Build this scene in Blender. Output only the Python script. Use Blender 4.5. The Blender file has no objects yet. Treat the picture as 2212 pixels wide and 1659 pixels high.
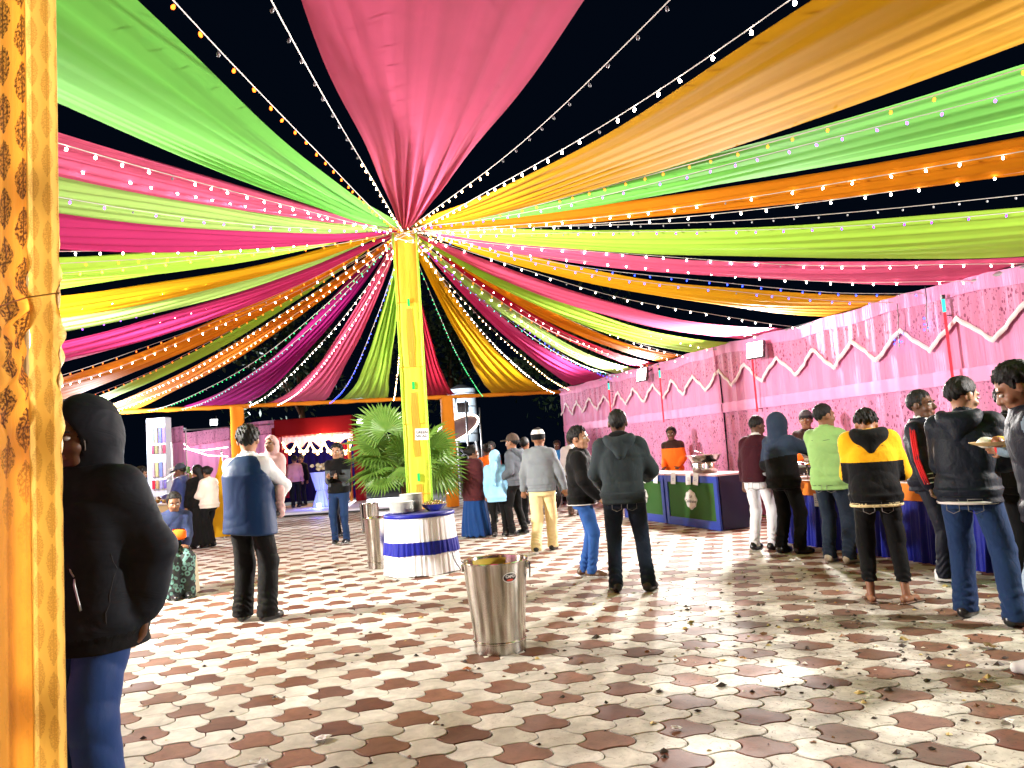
import bpy, math, random
import numpy as np
from mathutils import Vector, Matrix, noise as mnoise

random.seed(7); np.random.seed(7)
sc = bpy.context.scene
COL = sc.collection
PI = math.pi
rad = math.radians

# ------------------------------------------------------------------ camera
HC = 1.42; PITCH = rad(5.1); ROLL = rad(4.0); FPX = 1600.0   # focal length for a 2212 pixel wide picture
_fw = np.array([0, math.cos(PITCH), math.sin(PITCH)])
_r0 = np.array([1.0, 0, 0]); _u0 = np.cross(_r0, _fw)
_R = math.cos(ROLL) * _r0 - math.sin(ROLL) * _u0
_U = math.cos(ROLL) * _u0 + math.sin(ROLL) * _r0
_C = np.array([0, 0, HC])
cam_d = bpy.data.cameras.new('camera'); cam = bpy.data.objects.new('camera', cam_d); COL.objects.link(cam)
cam_d.sensor_fit = 'HORIZONTAL'; cam_d.sensor_width = 36.0; cam_d.lens = 36.0 * FPX / 2212
cam_d.clip_start = 0.05; cam_d.clip_end = 600
M = Matrix(((_R[0], _U[0], -_fw[0], 0), (_R[1], _U[1], -_fw[1], 0), (_R[2], _U[2], -_fw[2], HC), (0, 0, 0, 1)))
cam.matrix_world = M
sc.camera = cam

# ------------------------------------------------------------------ night sky, exposure
w = bpy.data.worlds.new('World'); sc.world = w; w.use_nodes = True
_bg = w.node_tree.nodes['Background']
_bg.inputs[0].default_value = (0.0007, 0.0018, 0.0045, 1); _bg.inputs[1].default_value = 1.0
vs = sc.view_settings
vs.view_transform = 'Standard'; vs.look = 'None'; vs.gamma = 1; vs.use_curve_mapping = False; vs.exposure = 0.38
sc.render.engine = 'CYCLES'
cy = sc.cycles
cy.max_bounces = 6; cy.diffuse_bounces = 3; cy.glossy_bounces = 3; cy.transmission_bounces = 4; cy.transparent_max_bounces = 6
cy.caustics_reflective = False; cy.caustics_refractive = False
cy.sample_clamp_indirect = 3.0; cy.use_denoising = True; cy.use_light_tree = True
sc.render.film_transparent = False

def ray(u, v): return _fw + _R * (u - 1106) / FPX + _U * (829.5 - v) / FPX
def G(u, v, z=0.0):
    d = ray(u, v); p = _C + d * ((z - HC) / d[2]); return p
def atY(u, v, y):
    d = ray(u, v); return _C + d * (y / d[1])
def proj(p):
    d = np.asarray(p, float) - _C; z = d @ _fw
    return 1106 + FPX * (d @ _R) / z, 829.5 - FPX * (d @ _U) / z, z

# tent frame: pole at the middle, 12.2 m wide, about 20 m long, turned 18 degrees
P0 = np.array([-1.334, 10.019]); TH = rad(18.0)
EX = np.array([math.cos(TH), math.sin(TH)]); EY = np.array([-math.sin(TH), math.cos(TH)])
XR, XL, YB, YF, ZB = 6.1, -6.1, 9.9, -10.3, 3.0
def T(x, y, z=0.0):
    p = P0 + EX * x + EY * y
    return np.array([p[0], p[1], z])

# ------------------------------------------------------------------ lamps (the floodlights' own light is in their builder)

# ------------------------------------------------------------------ helpers
def srgb(r, g, b):
    f = lambda c: (c / 255 / 12.92) if c / 255 <= 0.04045 else ((c / 255 + 0.055) / 1.055) ** 2.4
    return (f(r), f(g), f(b))

def tag(o, label=None, cat=None, group=None, kind=None):
    if label: o['label'] = label
    if cat: o['category'] = cat
    if group: o['group'] = group
    if kind: o['kind'] = kind
    return o

def empty(name, loc=(0, 0, 0), rz=0.0):
    o = bpy.data.objects.new(name, None); COL.objects.link(o)
    o.location = tuple(float(c) for c in loc); o.rotation_euler = (0, 0, rz); o.empty_display_size = 0.1
    return o

def link(name, me, parent=None, mats=None, smooth=False, loc=None, rot=None):
    o = bpy.data.objects.new(name, me); COL.objects.link(o)
    if parent is not None: o.parent = parent
    if mats is not None and len(me.materials) == 0:
        for m in (mats if isinstance(mats, (list, tuple)) else [mats]): me.materials.append(m)
    if smooth: me.polygons.foreach_set('use_smooth', np.ones(len(me.polygons), bool))
    if loc is not None: o.location = tuple(float(c) for c in loc)
    if rot is not None: o.rotation_euler = rot
    return o

def mk(name, v, f, mats=None, parent=None, smooth=False, loc=None, rot=None):
    me = bpy.data.meshes.new(name)
    me.from_pydata([tuple(map(float, p)) for p in v], [], [tuple(map(int, q)) for q in f]); me.update()
    return link(name, me, parent, mats, smooth, loc, rot)

class MB:
    """collects simple shapes for one mesh"""
    def __init__(s): s.v = []; s.f = []
    def raw(s, v, f):
        n = len(s.v); s.v += [tuple(p) for p in v]; s.f += [tuple(i + n for i in q) for q in f]; return s
    def box(s, c, size, rz=0.0, bev=0.0, tilt=None):
        x, y, z = (k / 2 for k in size)
        pts = []; b = min(bev, x * .9, y * .9, z * .9)
        if b <= 0:
            pts = [(-x, -y, -z), (x, -y, -z), (x, y, -z), (-x, y, -z), (-x, -y, z), (x, -y, z), (x, y, z), (-x, y, z)]
            fs = [(0, 3, 2, 1), (4, 5, 6, 7), (0, 1, 5, 4), (1, 2, 6, 5), (2, 3, 7, 6), (3, 0, 4, 7)]
        else:
            prof = [(-z, b), (-z + b, 0), (z - b, 0), (z, b)]
            for zz, i in prof:
                xx, yy = x - i, y - i
                bb = b
                pts += [(-xx + bb, -yy, zz), (xx - bb, -yy, zz), (xx, -yy + bb, zz), (xx, yy - bb, zz), (xx - bb, yy, zz), (-xx + bb, yy, zz), (-xx, yy - bb, zz), (-xx, -yy + bb, zz)]
            fs = [tuple(range(7, -1, -1)), tuple(range(24, 32))]
            for r in range(3):
                for k in range(8):
                    a = r * 8 + k; c2 = r * 8 + (k + 1) % 8; fs.append((a, c2, c2 + 8, a + 8))
        m = Matrix.Rotation(rz, 3, 'Z')
        if tilt is not None: m = m @ Matrix.Rotation(tilt[0], 3, 'X') @ Matrix.Rotation(tilt[1], 3, 'Y')
        s.raw([tuple(m @ Vector(p) + Vector(tuple(map(float, c)))) for p in pts], fs); return s
    def tube(s, pts, r, n=6, cap=True):
        pts = [Vector(tuple(map(float, p))) for p in pts]; N = len(pts)
        rs = r if isinstance(r, (list, tuple, np.ndarray)) else [r] * N
        base = len(s.v); up = Vector((0, 0, 1))
        prevn = None
        for i, p in enumerate(pts):
            t = (pts[min(i + 1, N - 1)] - pts[max(i - 1, 0)]).normalized()
            if prevn is None:
                a = up if abs(t.z) < .9 else Vector((1, 0, 0)); nrm = (a - t * a.dot(t)).normalized()
            else: nrm = (prevn - t * prevn.dot(t)).normalized()
            prevn = nrm; bi = t.cross(nrm)
            for k in range(n):
                a = 2 * PI * k / n; s.v.append(tuple(p + (nrm * math.cos(a) + bi * math.sin(a)) * rs[i]))
        for i in range(N - 1):
            for k in range(n):
                a = base + i * n + k; b = base + i * n + (k + 1) % n; s.f.append((a, b, b + n, a + n))
        if cap:
            s.f.append(tuple(base + k for k in range(n - 1, -1, -1))); s.f.append(tuple(base + (N - 1) * n + k for k in range(n)))
        return s
    def lathe(s, prof, c=(0, 0, 0), n=32, close=False, sx=1.0, sy=1.0):
        base = len(s.v)
        for r, z in prof:
            for k in range(n):
                a = 2 * PI * k / n; s.v.append((c[0] + r * sx * math.cos(a), c[1] + r * sy * math.sin(a), c[2] + z))
        for i in range(len(prof) - 1):
            for k in range(n):
                a = base + i * n + k; b = base + i * n + (k + 1) % n; s.f.append((a, b, b + n, a + n))
        if close:
            s.f.append(tuple(base + k for k in range(n - 1, -1, -1))); s.f.append(tuple(base + (len(prof) - 1) * n + k for k in range(n)))
        return s
    def build(s, name, mats=None, parent=None, smooth=False, loc=None, rot=None):
        return mk(name, s.v, s.f, mats, parent, smooth, loc, rot)

def autosmooth(o, ang=35):
    me = o.data
    me.polygons.foreach_set('use_smooth', np.ones(len(me.polygons), bool))
    try: me.set_sharp_from_angle(angle=rad(ang))
    except Exception: pass
    return o

# ------------------------------------------------------------------ materials
MATS = {}
class NT:
    def __init__(s, name):
        s.m = bpy.data.materials.new(name); s.m.use_nodes = True; s.t = s.m.node_tree; s.t.nodes.clear()
        s.out = s.t.nodes.new('ShaderNodeOutputMaterial')
    def n(s, typ, **kw):
        nd = s.t.nodes.new(typ)
        for k, v in kw.items(): setattr(nd, k, v)
        return nd
    def set(s, sock, v):
        if hasattr(v, 'is_output') or isinstance(v, bpy.types.NodeSocket): s.t.links.new(v, sock)
        elif v is not None:
            if isinstance(v, (tuple, list)) and len(v) == 3 and sock.type == 'RGBA': v = (*v, 1)
            sock.default_value = v
    def math(s, op, a, b=None, c=None, clamp=False):
        nd = s.n('ShaderNodeMath', operation=op); nd.use_clamp = clamp
        s.set(nd.inputs[0], a)
        if b is not None: s.set(nd.inputs[1], b)
        if c is not None: s.set(nd.inputs[2], c)
        return nd.outputs[0]
    def noise(s, vec=None, scale=5, detail=4, rough=.55, dist=0):
        nd = s.n('ShaderNodeTexNoise'); 
        if vec is not None: s.set(nd.inputs['Vector'], vec)
        nd.inputs['Scale'].default_value = scale; nd.inputs['Detail'].default_value = detail
        nd.inputs['Roughness'].default_value = rough; nd.inputs['Distortion'].default_value = dist
        return nd.outputs['Fac']
    def ramp(s, fac, stops):
        nd = s.n('ShaderNodeValToRGB'); cr = nd.color_ramp
        while len(cr.elements) > len(stops): cr.elements.remove(cr.elements[-1])
        while len(cr.elements) < len(stops): cr.elements.new(.5)
        for e, (p, c) in zip(cr.elements, stops):
            e.position = p; e.color = (*c, 1) if isinstance(c, (tuple, list)) else (c, c, c, 1)
        s.set(nd.inputs[0], fac); return nd.outputs[0]
    def mix(s, fac, a, b, blend='MIX'):
        nd = s.n('ShaderNodeMix', data_type='RGBA', blend_type=blend)
        s.set(nd.inputs[0], fac); s.set(nd.inputs[6], a); s.set(nd.inputs[7], b); return nd.outputs[2]
    def coord(s, which='Object'): return s.n('ShaderNodeTexCoord').outputs[which]
    def mapping(s, vec, scale=(1, 1, 1), rot=(0, 0, 0), loc=(0, 0, 0)):
        nd = s.n('ShaderNodeMapping'); s.set(nd.inputs[0], vec)
        nd.inputs[1].default_value = loc; nd.inputs[2].default_value = rot; nd.inputs[3].default_value = scale; return nd.outputs[0]
    def sep(s, vec):
        nd = s.n('ShaderNodeSeparateXYZ'); s.set(nd.inputs[0], vec); return nd.outputs
    def bump(s, h, strength=.3, dist=.01):
        nd = s.n('ShaderNodeBump'); nd.inputs['Strength'].default_value = strength; nd.inputs['Distance'].default_value = dist
        s.set(nd.inputs['Height'], h); return nd.outputs[0]
    def bsdf(s, col, rough=.6, metal=0.0, normal=None, spec=.5, **kw):
        nd = s.n('ShaderNodeBsdfPrincipled'); s.set(nd.inputs['Base Color'], col); s.set(nd.inputs['Roughness'], rough)
        s.set(nd.inputs['Metallic'], metal); s.set(nd.inputs['Specular IOR Level'], spec)
        if normal is not None: s.set(nd.inputs['Normal'], normal)
        for k, v in kw.items(): s.set(nd.inputs[k.replace('_', ' ')], v)
        return nd.outputs[0]
    def done(s, sh):
        s.t.links.new(sh, s.out.inputs[0]); MATS[s.m.name] = s.m; return s.m

def plain(name, col, rough=.6, metal=0.0, var=.12, nscale=6.0, bump=.15, bscale=60.0, bdist=.004, spec=.5, coordsys='Object'):
    if name in MATS: return MATS[name]
    t = NT(name); co = t.coord(coordsys)
    n1 = t.noise(co, nscale, 5)
    c = t.mix(n1, tuple(k * (1 - var) for k in col), tuple(min(1, k * (1 + var)) for k in col))
    nm = t.bump(t.noise(co, bscale, 3), bump, bdist) if bump else None
    r = t.math('MULTIPLY_ADD', n1, .2, rough - .1, clamp=True)
    return t.done(t.bsdf(c, r, metal, nm, spec))

def cloth(name, col, rough=.85, var=.15, wr=.35, weave=.15, sheen=.03, wscale=(14, 14, 9), spec=.18):
    """clothing: fine weave, soft creases, slight colour drift"""
    if name in MATS: return MATS[name]
    t = NT(name); co = t.coord('Object')
    n1 = t.noise(co, 5, 4); n2 = t.noise(t.mapping(co, wscale), 1.6, 4, .55, .8); n3 = t.noise(co, 420, 2)
    c = t.mix(n1, tuple(k * (1 - var) for k in col), tuple(min(1, k * (1 + var)) for k in col))
    h = t.math('ADD', t.math('MULTIPLY', n2, wr * .75), t.math('MULTIPLY', n3, weave * .05))
    nm = t.bump(h, .8, .03)
    return t.done(t.bsdf(c, rough, 0, nm, spec, Sheen_Weight=sheen))

def emit(name, col, strength, sampling='AUTO'):
    if name in MATS: return MATS[name]
    t = NT(name); e = t.n('ShaderNodeEmission'); e.inputs[0].default_value = (*col, 1); e.inputs[1].default_value = strength
    m = t.done(e.outputs[0])
    try: m.cycles.emission_sampling = sampling
    except Exception: pass
    return m

def drape_mat(name, col, transl=.22, rough=.75):
    if name in MATS: return MATS[name]
    t = NT(name); co = t.coord('Object')
    uv = t.coord('UV')
    n1 = t.noise(co, 1.3, 4); n2 = t.noise(t.mapping(uv, (22, 1.2, 1)), 1.0, 2, .5, .4); n3 = t.noise(co, 700, 1)
    c = t.mix(n1, tuple(k * .84 for k in col), tuple(min(1, k * 1.08) for k in col))
    nm = t.bump(t.math('ADD', t.math('MULTIPLY', n2, .5), t.math('MULTIPLY', n3, .02)), .08, .03)
    b = t.bsdf(c, rough, 0, nm, .06)
    tr = t.n('ShaderNodeBsdfTranslucent'); t.set(tr.inputs[0], c); t.set(tr.inputs[1], nm)
    mx = t.n('ShaderNodeMixShader'); mx.inputs[0].default_value = transl
    t.t.links.new(b, mx.inputs[1]); t.t.links.new(tr.outputs[0], mx.inputs[2])
    return t.done(mx.outputs[0])

STEEL = plain('brushed_steel', (.62, .60, .56), .22, 1.0, .18, 3.0, .05, 30)
BLACKM = plain('black_paint', (.012, .012, .014), .4, 0, .2, 8, .05)
WHITEP = plain('white_paper', (.82, .82, .80), .7, 0, .05, 9, .05)
DARKM = plain('dark_metal', (.05, .05, .055), .45, .6, .2, 8, .05)
GALV = plain('galvanised_pipe', (.42, .43, .44), .4, .8, .15, 9, .05)
WIREW = plain('wire_white', (.62, .58, .52), .5, 0, .1, 9, 0)
WIREB = plain('wire_black', (.02, .02, .02), .5, 0, .1, 9, 0)
WOOD = plain('brown_wood', (.16, .07, .03), .55, 0, .35, 9, .2)
# ================================================================== ground and paving
def ground_mat():
    t = NT('bare_earth'); co = t.coord('Object'); n = t.noise(co, .4, 6); n2 = t.noise(co, 14, 5)
    c = t.ramp(n, [(.3, (.05, .045, .038)), (.7, (.11, .095, .075))])
    return t.done(t.bsdf(c, .9, 0, t.bump(n2, .4, .02)))
g = mk('ground', [(-250, -120, -.045), (250, -120, -.045), (250, 400, -.045), (-250, 400, -.045)], [(0, 1, 2, 3)], ground_mat())
tag(g, kind='structure')

def paver_mat(name, c1, c2, island, wetspec=.13):
    t = NT(name)
    geo = t.n('ShaderNodeNewGeometry'); pos = geo.outputs['Position']
    rnd = geo.outputs['Random Per Island'] if island else t.n('ShaderNodeObjectInfo').outputs['Random']
    base = t.ramp(rnd, [(0, c1), (1, c2)])
    fine = t.noise(pos, 55, 6, .65); mid = t.noise(pos, 9, 5, .6, .6)
    base = t.mix(t.math('MULTIPLY', fine, .3), base, tuple(k * .6 for k in c1))
    # spilt curry, mud and wet shoe dirt, mostly by the buffet
    sx = t.sep(pos)
    dx = t.math('MULTIPLY', t.math('SUBTRACT', sx[0], 2.3), .42); dy = t.math('MULTIPLY', t.math('SUBTRACT', sx[1], 4.9), .30)
    dd = t.math('SQRT', t.math('ADD', t.math('MULTIPLY', dx, dx), t.math('MULTIPLY', dy, dy)))
    zone = t.math('SUBTRACT', 1.25, dd, clamp=True)
    blot = t.noise(pos, 2.2, 6, .62, .8)
    st = t.math('MULTIPLY', t.ramp(blot, [(.43, 0.0), (.62, 1.0)]), t.math('MULTIPLY_ADD', zone, .75, .12))
    speck = t.ramp(t.noise(pos, 30, 4, .7, 1.0), [(.57, 0.0), (.64, 1.0)])
    st2 = t.math('MULTIPLY', speck, t.math('MULTIPLY_ADD', zone, .7, .10))
    base = t.mix(t.math('MULTIPLY', st, .78), base, (.10, .075, .045))
    base = t.mix(st2, base, (.045, .032, .022))
    patch = t.ramp(t.noise(pos, .55, 5, .6, .5), [(.45, 0.0), (.72, .34)])
    base = t.mix(patch, base, (.16, .125, .09))
    scuff = t.ramp(mid, [(.32, .70), (.7, 1.08)])
    base = t.mix(1.0, base, scuff, 'MULTIPLY')
    rough = t.ramp(t.noise(pos, 1.1, 4, .6), [(.35, .50), (.65, .80)])
    nm = t.bump(t.math('ADD', t.math('MULTIPLY', fine, .5), mid), .35, .004)
    return t.done(t.bsdf(base, rough, 0, nm, wetspec))
CREAM = ((.54, .50, .42), (.78, .745, .67)); RED = ((.12, .043, .026), (.31, .15, .10))
PMI = [paver_mat('cream_paver', *CREAM, False), paver_mat('red_paver', *RED, False)]
PMF = [paver_mat('cream_paver_far', *CREAM, True), paver_mat('red_paver_far', *RED, True)]

PL, PW, PA, PC = .242, .189, .032, .034
ang = rad(-16.0); RA = np.array([math.cos(ang), math.sin(ang)]); RB = np.array([-math.sin(ang), math.cos(ang)])
def outline(nS, nA, gap=.0032):
    xs = np.linspace(0, PL, nS, endpoint=False)
    def hw(x):
        # swells from the hollow tail to the middle, then drops in a hollow curve to the round nose
        u = 2 * x / PL
        return PW / 2 - PA + 2 * PA * math.sin(PI / 2 * u) ** .9 if u <= 1 else PW / 2 + PA - 2 * PA * math.sin(PI / 2 * (u - 1)) ** .9
    bot = [(x, -hw(x)) for x in xs]
    he = PW / 2 - PA; ya = np.linspace(-he, he, nA, endpoint=False)
    end = lambda y: PC * (1 - (y / he) ** 2)
    right = [(PL + end(y), y) for y in ya]
    top = [(PL - x, hw(PL - x)) for x in xs]
    left = [(end(y), y) for y in -ya]
    P = np.array(bot + right + top + left)
    P[:, 0] -= PL / 2
    # inset along normals
    tn = np.roll(P, -1, 0) - np.roll(P, 1, 0); tn /= np.linalg.norm(tn, axis=1)[:, None]
    nrm = np.stack([tn[:, 1], -tn[:, 0]], 1)
    return P - nrm * gap, nrm
def paver_geo(nS, nA, bevel):
    P, nrm = outline(nS, nA); n = len(P)
    rings = []
    if bevel: rings = [(P - nrm * .0045, 0.0), (P - nrm * .0012, -.0018), (P, -.006), (P, -.03)]
    else: rings = [(P - nrm * .002, 0.0), (P, -.02)]
    v = np.concatenate([np.column_stack([r, np.full(n, z)]) for r, z in rings])
    f = [tuple(range(n))]
    for k in range(len(rings) - 1):
        for i in range(n):
            a = k * n + i; b = k * n + (i + 1) % n; f.append((b, a, a + n, b + n))
    return v, f
pave = mk('pavement', [(-13, -3, -.032), (14, -3, -.032), (14, 26, -.032), (-13, 26, -.032)], [(0, 1, 2, 3)],
          plain('joint_sand', (.035, .028, .022), .95, 0, .3, 20, .3))
tag(pave, kind='structure')
org = np.array([-.078, 3.635]) ; cells = []
for j in range(-50, 130):
    for i in range(-70, 75):
        off = (i + (.5 if j % 2 else 0)) * PL
        c = org + RA * off + RB * (j * PW)
        if c[1] < 1.0: continue
        u, v, z = proj((c[0], c[1], 0))
        if z < .5 or u < -700 or u > 3100 or v > 2900 or c[1] > 23.5: continue
        red = (i % 3 == 0) if j % 2 == 0 else (i % 3 == 1)
        cells.append((z, c[0], c[1], int(red), j))
cells.sort(key=lambda a: a[0])
near_v, near_f = paver_geo(12, 6, True); mid_v, mid_f = paver_geo(8, 3, False); far_v, far_f = paver_geo(6, 2, False)
pm = []
for k in range(2):
    me = bpy.data.meshes.new('paver'); me.from_pydata([tuple(p) for p in near_v], [], near_f); me.update(); me.materials.append(PMI[k]); pm.append(me)
inview = [c for c in cells if -40 < proj((c[1], c[2], 0))[0] < 2260 and proj((c[1], c[2], 0))[1] < 1700]
vis = lambda c: proj((c[1], c[2], 0))[0] > 265
near = [c for c in inview if vis(c)][:300]; nset = set(id(c) for c in near)
for c in near:
    o = link('paver', pm[c[3]], pave, loc=(c[1], c[2], random.uniform(-.0015, .0015)), rot=(random.gauss(0, .004), random.gauss(0, .004), ang + random.gauss(0, .006)))
fv, ff, fm = [], [], []
cnt = 0
Rm = np.array([[math.cos(ang), math.sin(ang)], [-math.sin(ang), math.cos(ang)]])
for c in cells:
    if id(c) in nset: continue
    vv, fc = (mid_v, mid_f) if c[0] < 8 else (far_v, far_f)
    q = vv.copy(); q[:, :2] = q[:, :2] @ Rm + np.array(c[1:3]); q[:, 2] += random.uniform(-.002, .0015)
    fv.append(q); ff += [tuple(i + cnt for i in t_) for t_ in fc]; fm += [c[3]] * len(fc); cnt += len(q)
me = bpy.data.meshes.new('paver_field'); me.from_pydata(np.concatenate(fv).tolist(), [], ff); me.update()
me.materials.append(PMF[0]); me.materials.append(PMF[1]); me.polygons.foreach_set('material_index', np.array(fm, np.int32))
tag(link('paver_field', me, pave), kind='stuff')
print('pavers', len(cells))
# ================================================================== tent frame
APEX = 4.60
ORANGE_F = drape_mat('orange_post_cloth', (.62, .21, .015), .1)
def cloth_post(x, y, h, wdt, label, mat):
    p = T(x, y); e = empty('tent_post', (p[0], p[1], 0), TH)
    MB().tube([(0, 0, 0), (0, 0, h)], .035, 10).build('pipe', GALV, e)
    n = 28; v = []; f = []
    zs = np.linspace(.02, h - .02, 30)
    for z in zs:
        for k in range(n):
            a = 2 * PI * k / n
            q = wdt / 2 / max(abs(math.cos(a)), abs(math.sin(a))) ** .85
            q *= 1 + .03 * math.sin(5 * a + z * 2.1) + .02 * math.sin(z * 9 + a * 2)
            v.append((q * math.cos(a), q * math.sin(a), z))
    for i in range(len(zs) - 1):
        for k in range(n):
            a = i * n + k; b = i * n + (k + 1) % n; f.append((a, b, b + n, a + n))
    mk('cloth_wrap', v, f, mat, e, True)
    return tag(e, label, 'post', 'tent posts')
cloth_post(-2.7, YB, ZB, .32, 'orange cloth wrapped tent post behind the man in the blue vest', ORANGE_F)
cloth_post(2.7, YB, ZB, .32, 'orange cloth wrapped tent post behind the palm', ORANGE_F)

def beam(a, b, label, cover=None):
    e = empty('tent_beam', ((a[0] + b[0]) / 2, (a[1] + b[1]) / 2, ZB))
    c = np.array([(a[0] + b[0]) / 2, (a[1] + b[1]) / 2, ZB])
    MB().tube([np.array(a) - c, np.array(b) - c], .04, 8).build('pipe', GALV, e)
    if cover:
        m = MB(); A_, B_ = np.array(a) - c, np.array(b) - c
        N = 40; pts = [A_ + (B_ - A_) * k / N for k in range(N + 1)]
        m.tube(pts, [.055 + .012 * math.sin(k * 2.3) for k in range(N + 1)], 8).build('cloth_sleeve', cover, e, True)
    tag(e, label, 'beam', 'tent beams'); return e
beam(T(XL, YB, ZB), T(XR, YB, ZB), 'horizontal beam across the back opening of the tent', ORANGE_F)
beam(T(XR, YB, ZB + .03), T(XR, YF, ZB + .03), 'horizontal beam along the top of the pink curtain wall')
beam(T(XL, YB, ZB + .03), T(XL, YF, ZB + .03), 'horizontal beam along the tent side behind the hooded man')
beam(T(XL, YF, ZB), T(XR, YF, ZB), 'horizontal beam overhead at the tent entrance')

# ------------------------------------------------------------------ central pole: lit yellow box pole
def pole_mat(name, col, tint):
    t = NT(name); co = t.coord('Object'); n1 = t.noise(t.mapping(co, (8, 8, 1.2)), 1.2, 3)
    c = t.mix(n1, col, tint)
    b = t.bsdf(c, .6, 0, t.bump(t.noise(t.mapping(co, (30, 30, 3)), 1.5, 4), .4, .01))
    tr = t.n('ShaderNodeBsdfTranslucent'); t.set(tr.inputs[0], c)
    mx = t.n('ShaderNodeMixShader'); mx.inputs[0].default_value = .42
    t.t.links.new(b, mx.inputs[1]); t.t.links.new(tr.outputs[0], mx.inputs[2]); return t.done(mx.outputs[0])
pole_y = pole_mat('yellow_pole_cloth', (.66, .68, .06), (.58, .72, .08)); pole_o = pole_mat('orange_pole_cloth', (.80, .42, .03), (.82, .55, .04))
PW2 = .155; pole_o2 = pole_mat('orange_glow_streak', (.84, .30, .03), (.80, .44, .04))
e = empty('central_pole', (P0[0], P0[1], 0), TH - rad(12))
MB().tube([(0, 0, 0), (0, 0, APEX - .02)], .03, 10).build('pipe', GALV, e)
seg = [(0.02, .93), (.93, 1.86), (1.86, 2.62), (2.62, 3.5), (3.5, APEX - .1)]
def box_sleeve(w0, z0, z1):
    v = []; f = []; n = 32; zs = np.linspace(z0, z1, 12)
    for z in zs:
        for k in range(n):
            a = 2 * PI * (k + .5) / n; m_ = max(abs(math.cos(a)), abs(math.sin(a)))
            q = w0 / m_ ** .94; q += .0035 * math.sin(7 * z + 3 * a) + .003 * math.sin(23 * a + z * 3)
            v.append((q * math.cos(a), q * math.sin(a), z))
    for i in range(len(zs) - 1):
        for k in range(n):
            a = i * n + k; b = i * n + (k + 1) % n; f.append((a, b, b + n, a + n))
    return v, f
for i, (a, b) in enumerate(seg):
    v, f = box_sleeve(PW2 - .006 * (i > 3) - .002 * (i % 2), a, b - .004)
    mk('cloth_sleeve', v, f, pole_o if i >= 4 else pole_y, e, True)
    # hoop that stretches the sleeve
    hv = PW2 * .985
    MB().tube([(-hv, -hv, b), (hv, -hv, b), (hv, hv, b), (-hv, hv, b), (-hv, -hv, b)], .007, 5).build('hoop', pole_o, e)
for sx_ in (-1, 1):
    for sy_ in (-1, 1):
        MB().tube([(sx_ * (PW2 + .002), sy_ * (PW2 + .002), .02), (sx_ * (PW2 + .002), sy_ * (PW2 + .002), APEX - .12)], .012, 6).build('corner_piping', drape_mat('lime_piping', (.45, .75, .08), .3), e, True)
glow = emit('pole_tube_glow', (1.0, .20, .02), 5)
tipg = emit('pole_tube_tip', (.02, .7, .12), 1.5)
for z0 in (1.15, 2.37, 3.50, 4.40):
    tb = MB().tube([(.0, -PW2 + .024, z0 - 1.0), (.0, -PW2 + .024, z0 - .08)], .014, 8).build('lamp_tube', glow, e, True)
    if z0 < 4: MB().tube([(0, -PW2 - .014, z0 - .05), (0, -PW2 - .014, z0 + .05)], .016, 8).build('lamp_holder', tipg, e, True)
for z0, z1 in ((.22, 1.06), (1.42, 2.28), (2.62, 3.42)):  # orange strips standing in for the glow streaks of the lamp tubes
    v = []; f = []; n = 10
    for j in range(13):
        for i in range(n + 1):
            x = -.052 + .104 * i / n; t_ = j / 12; v.append((x * (.75 + .25 * math.sin(PI * t_)), -PW2 - .004 - .002 * math.sin(i * 2.1 + j), z0 + (z1 - z0) * t_))
    for j in range(12):
        for i in range(n): k = j * (n + 1) + i; f.append((k, k + 1, k + n + 2, k + n + 1))
    mk('glow_streak_panel', v, f, pole_o2, e, True)
tag(e, 'tall glowing yellow square pole in the middle of the tent', 'pole')

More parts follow.
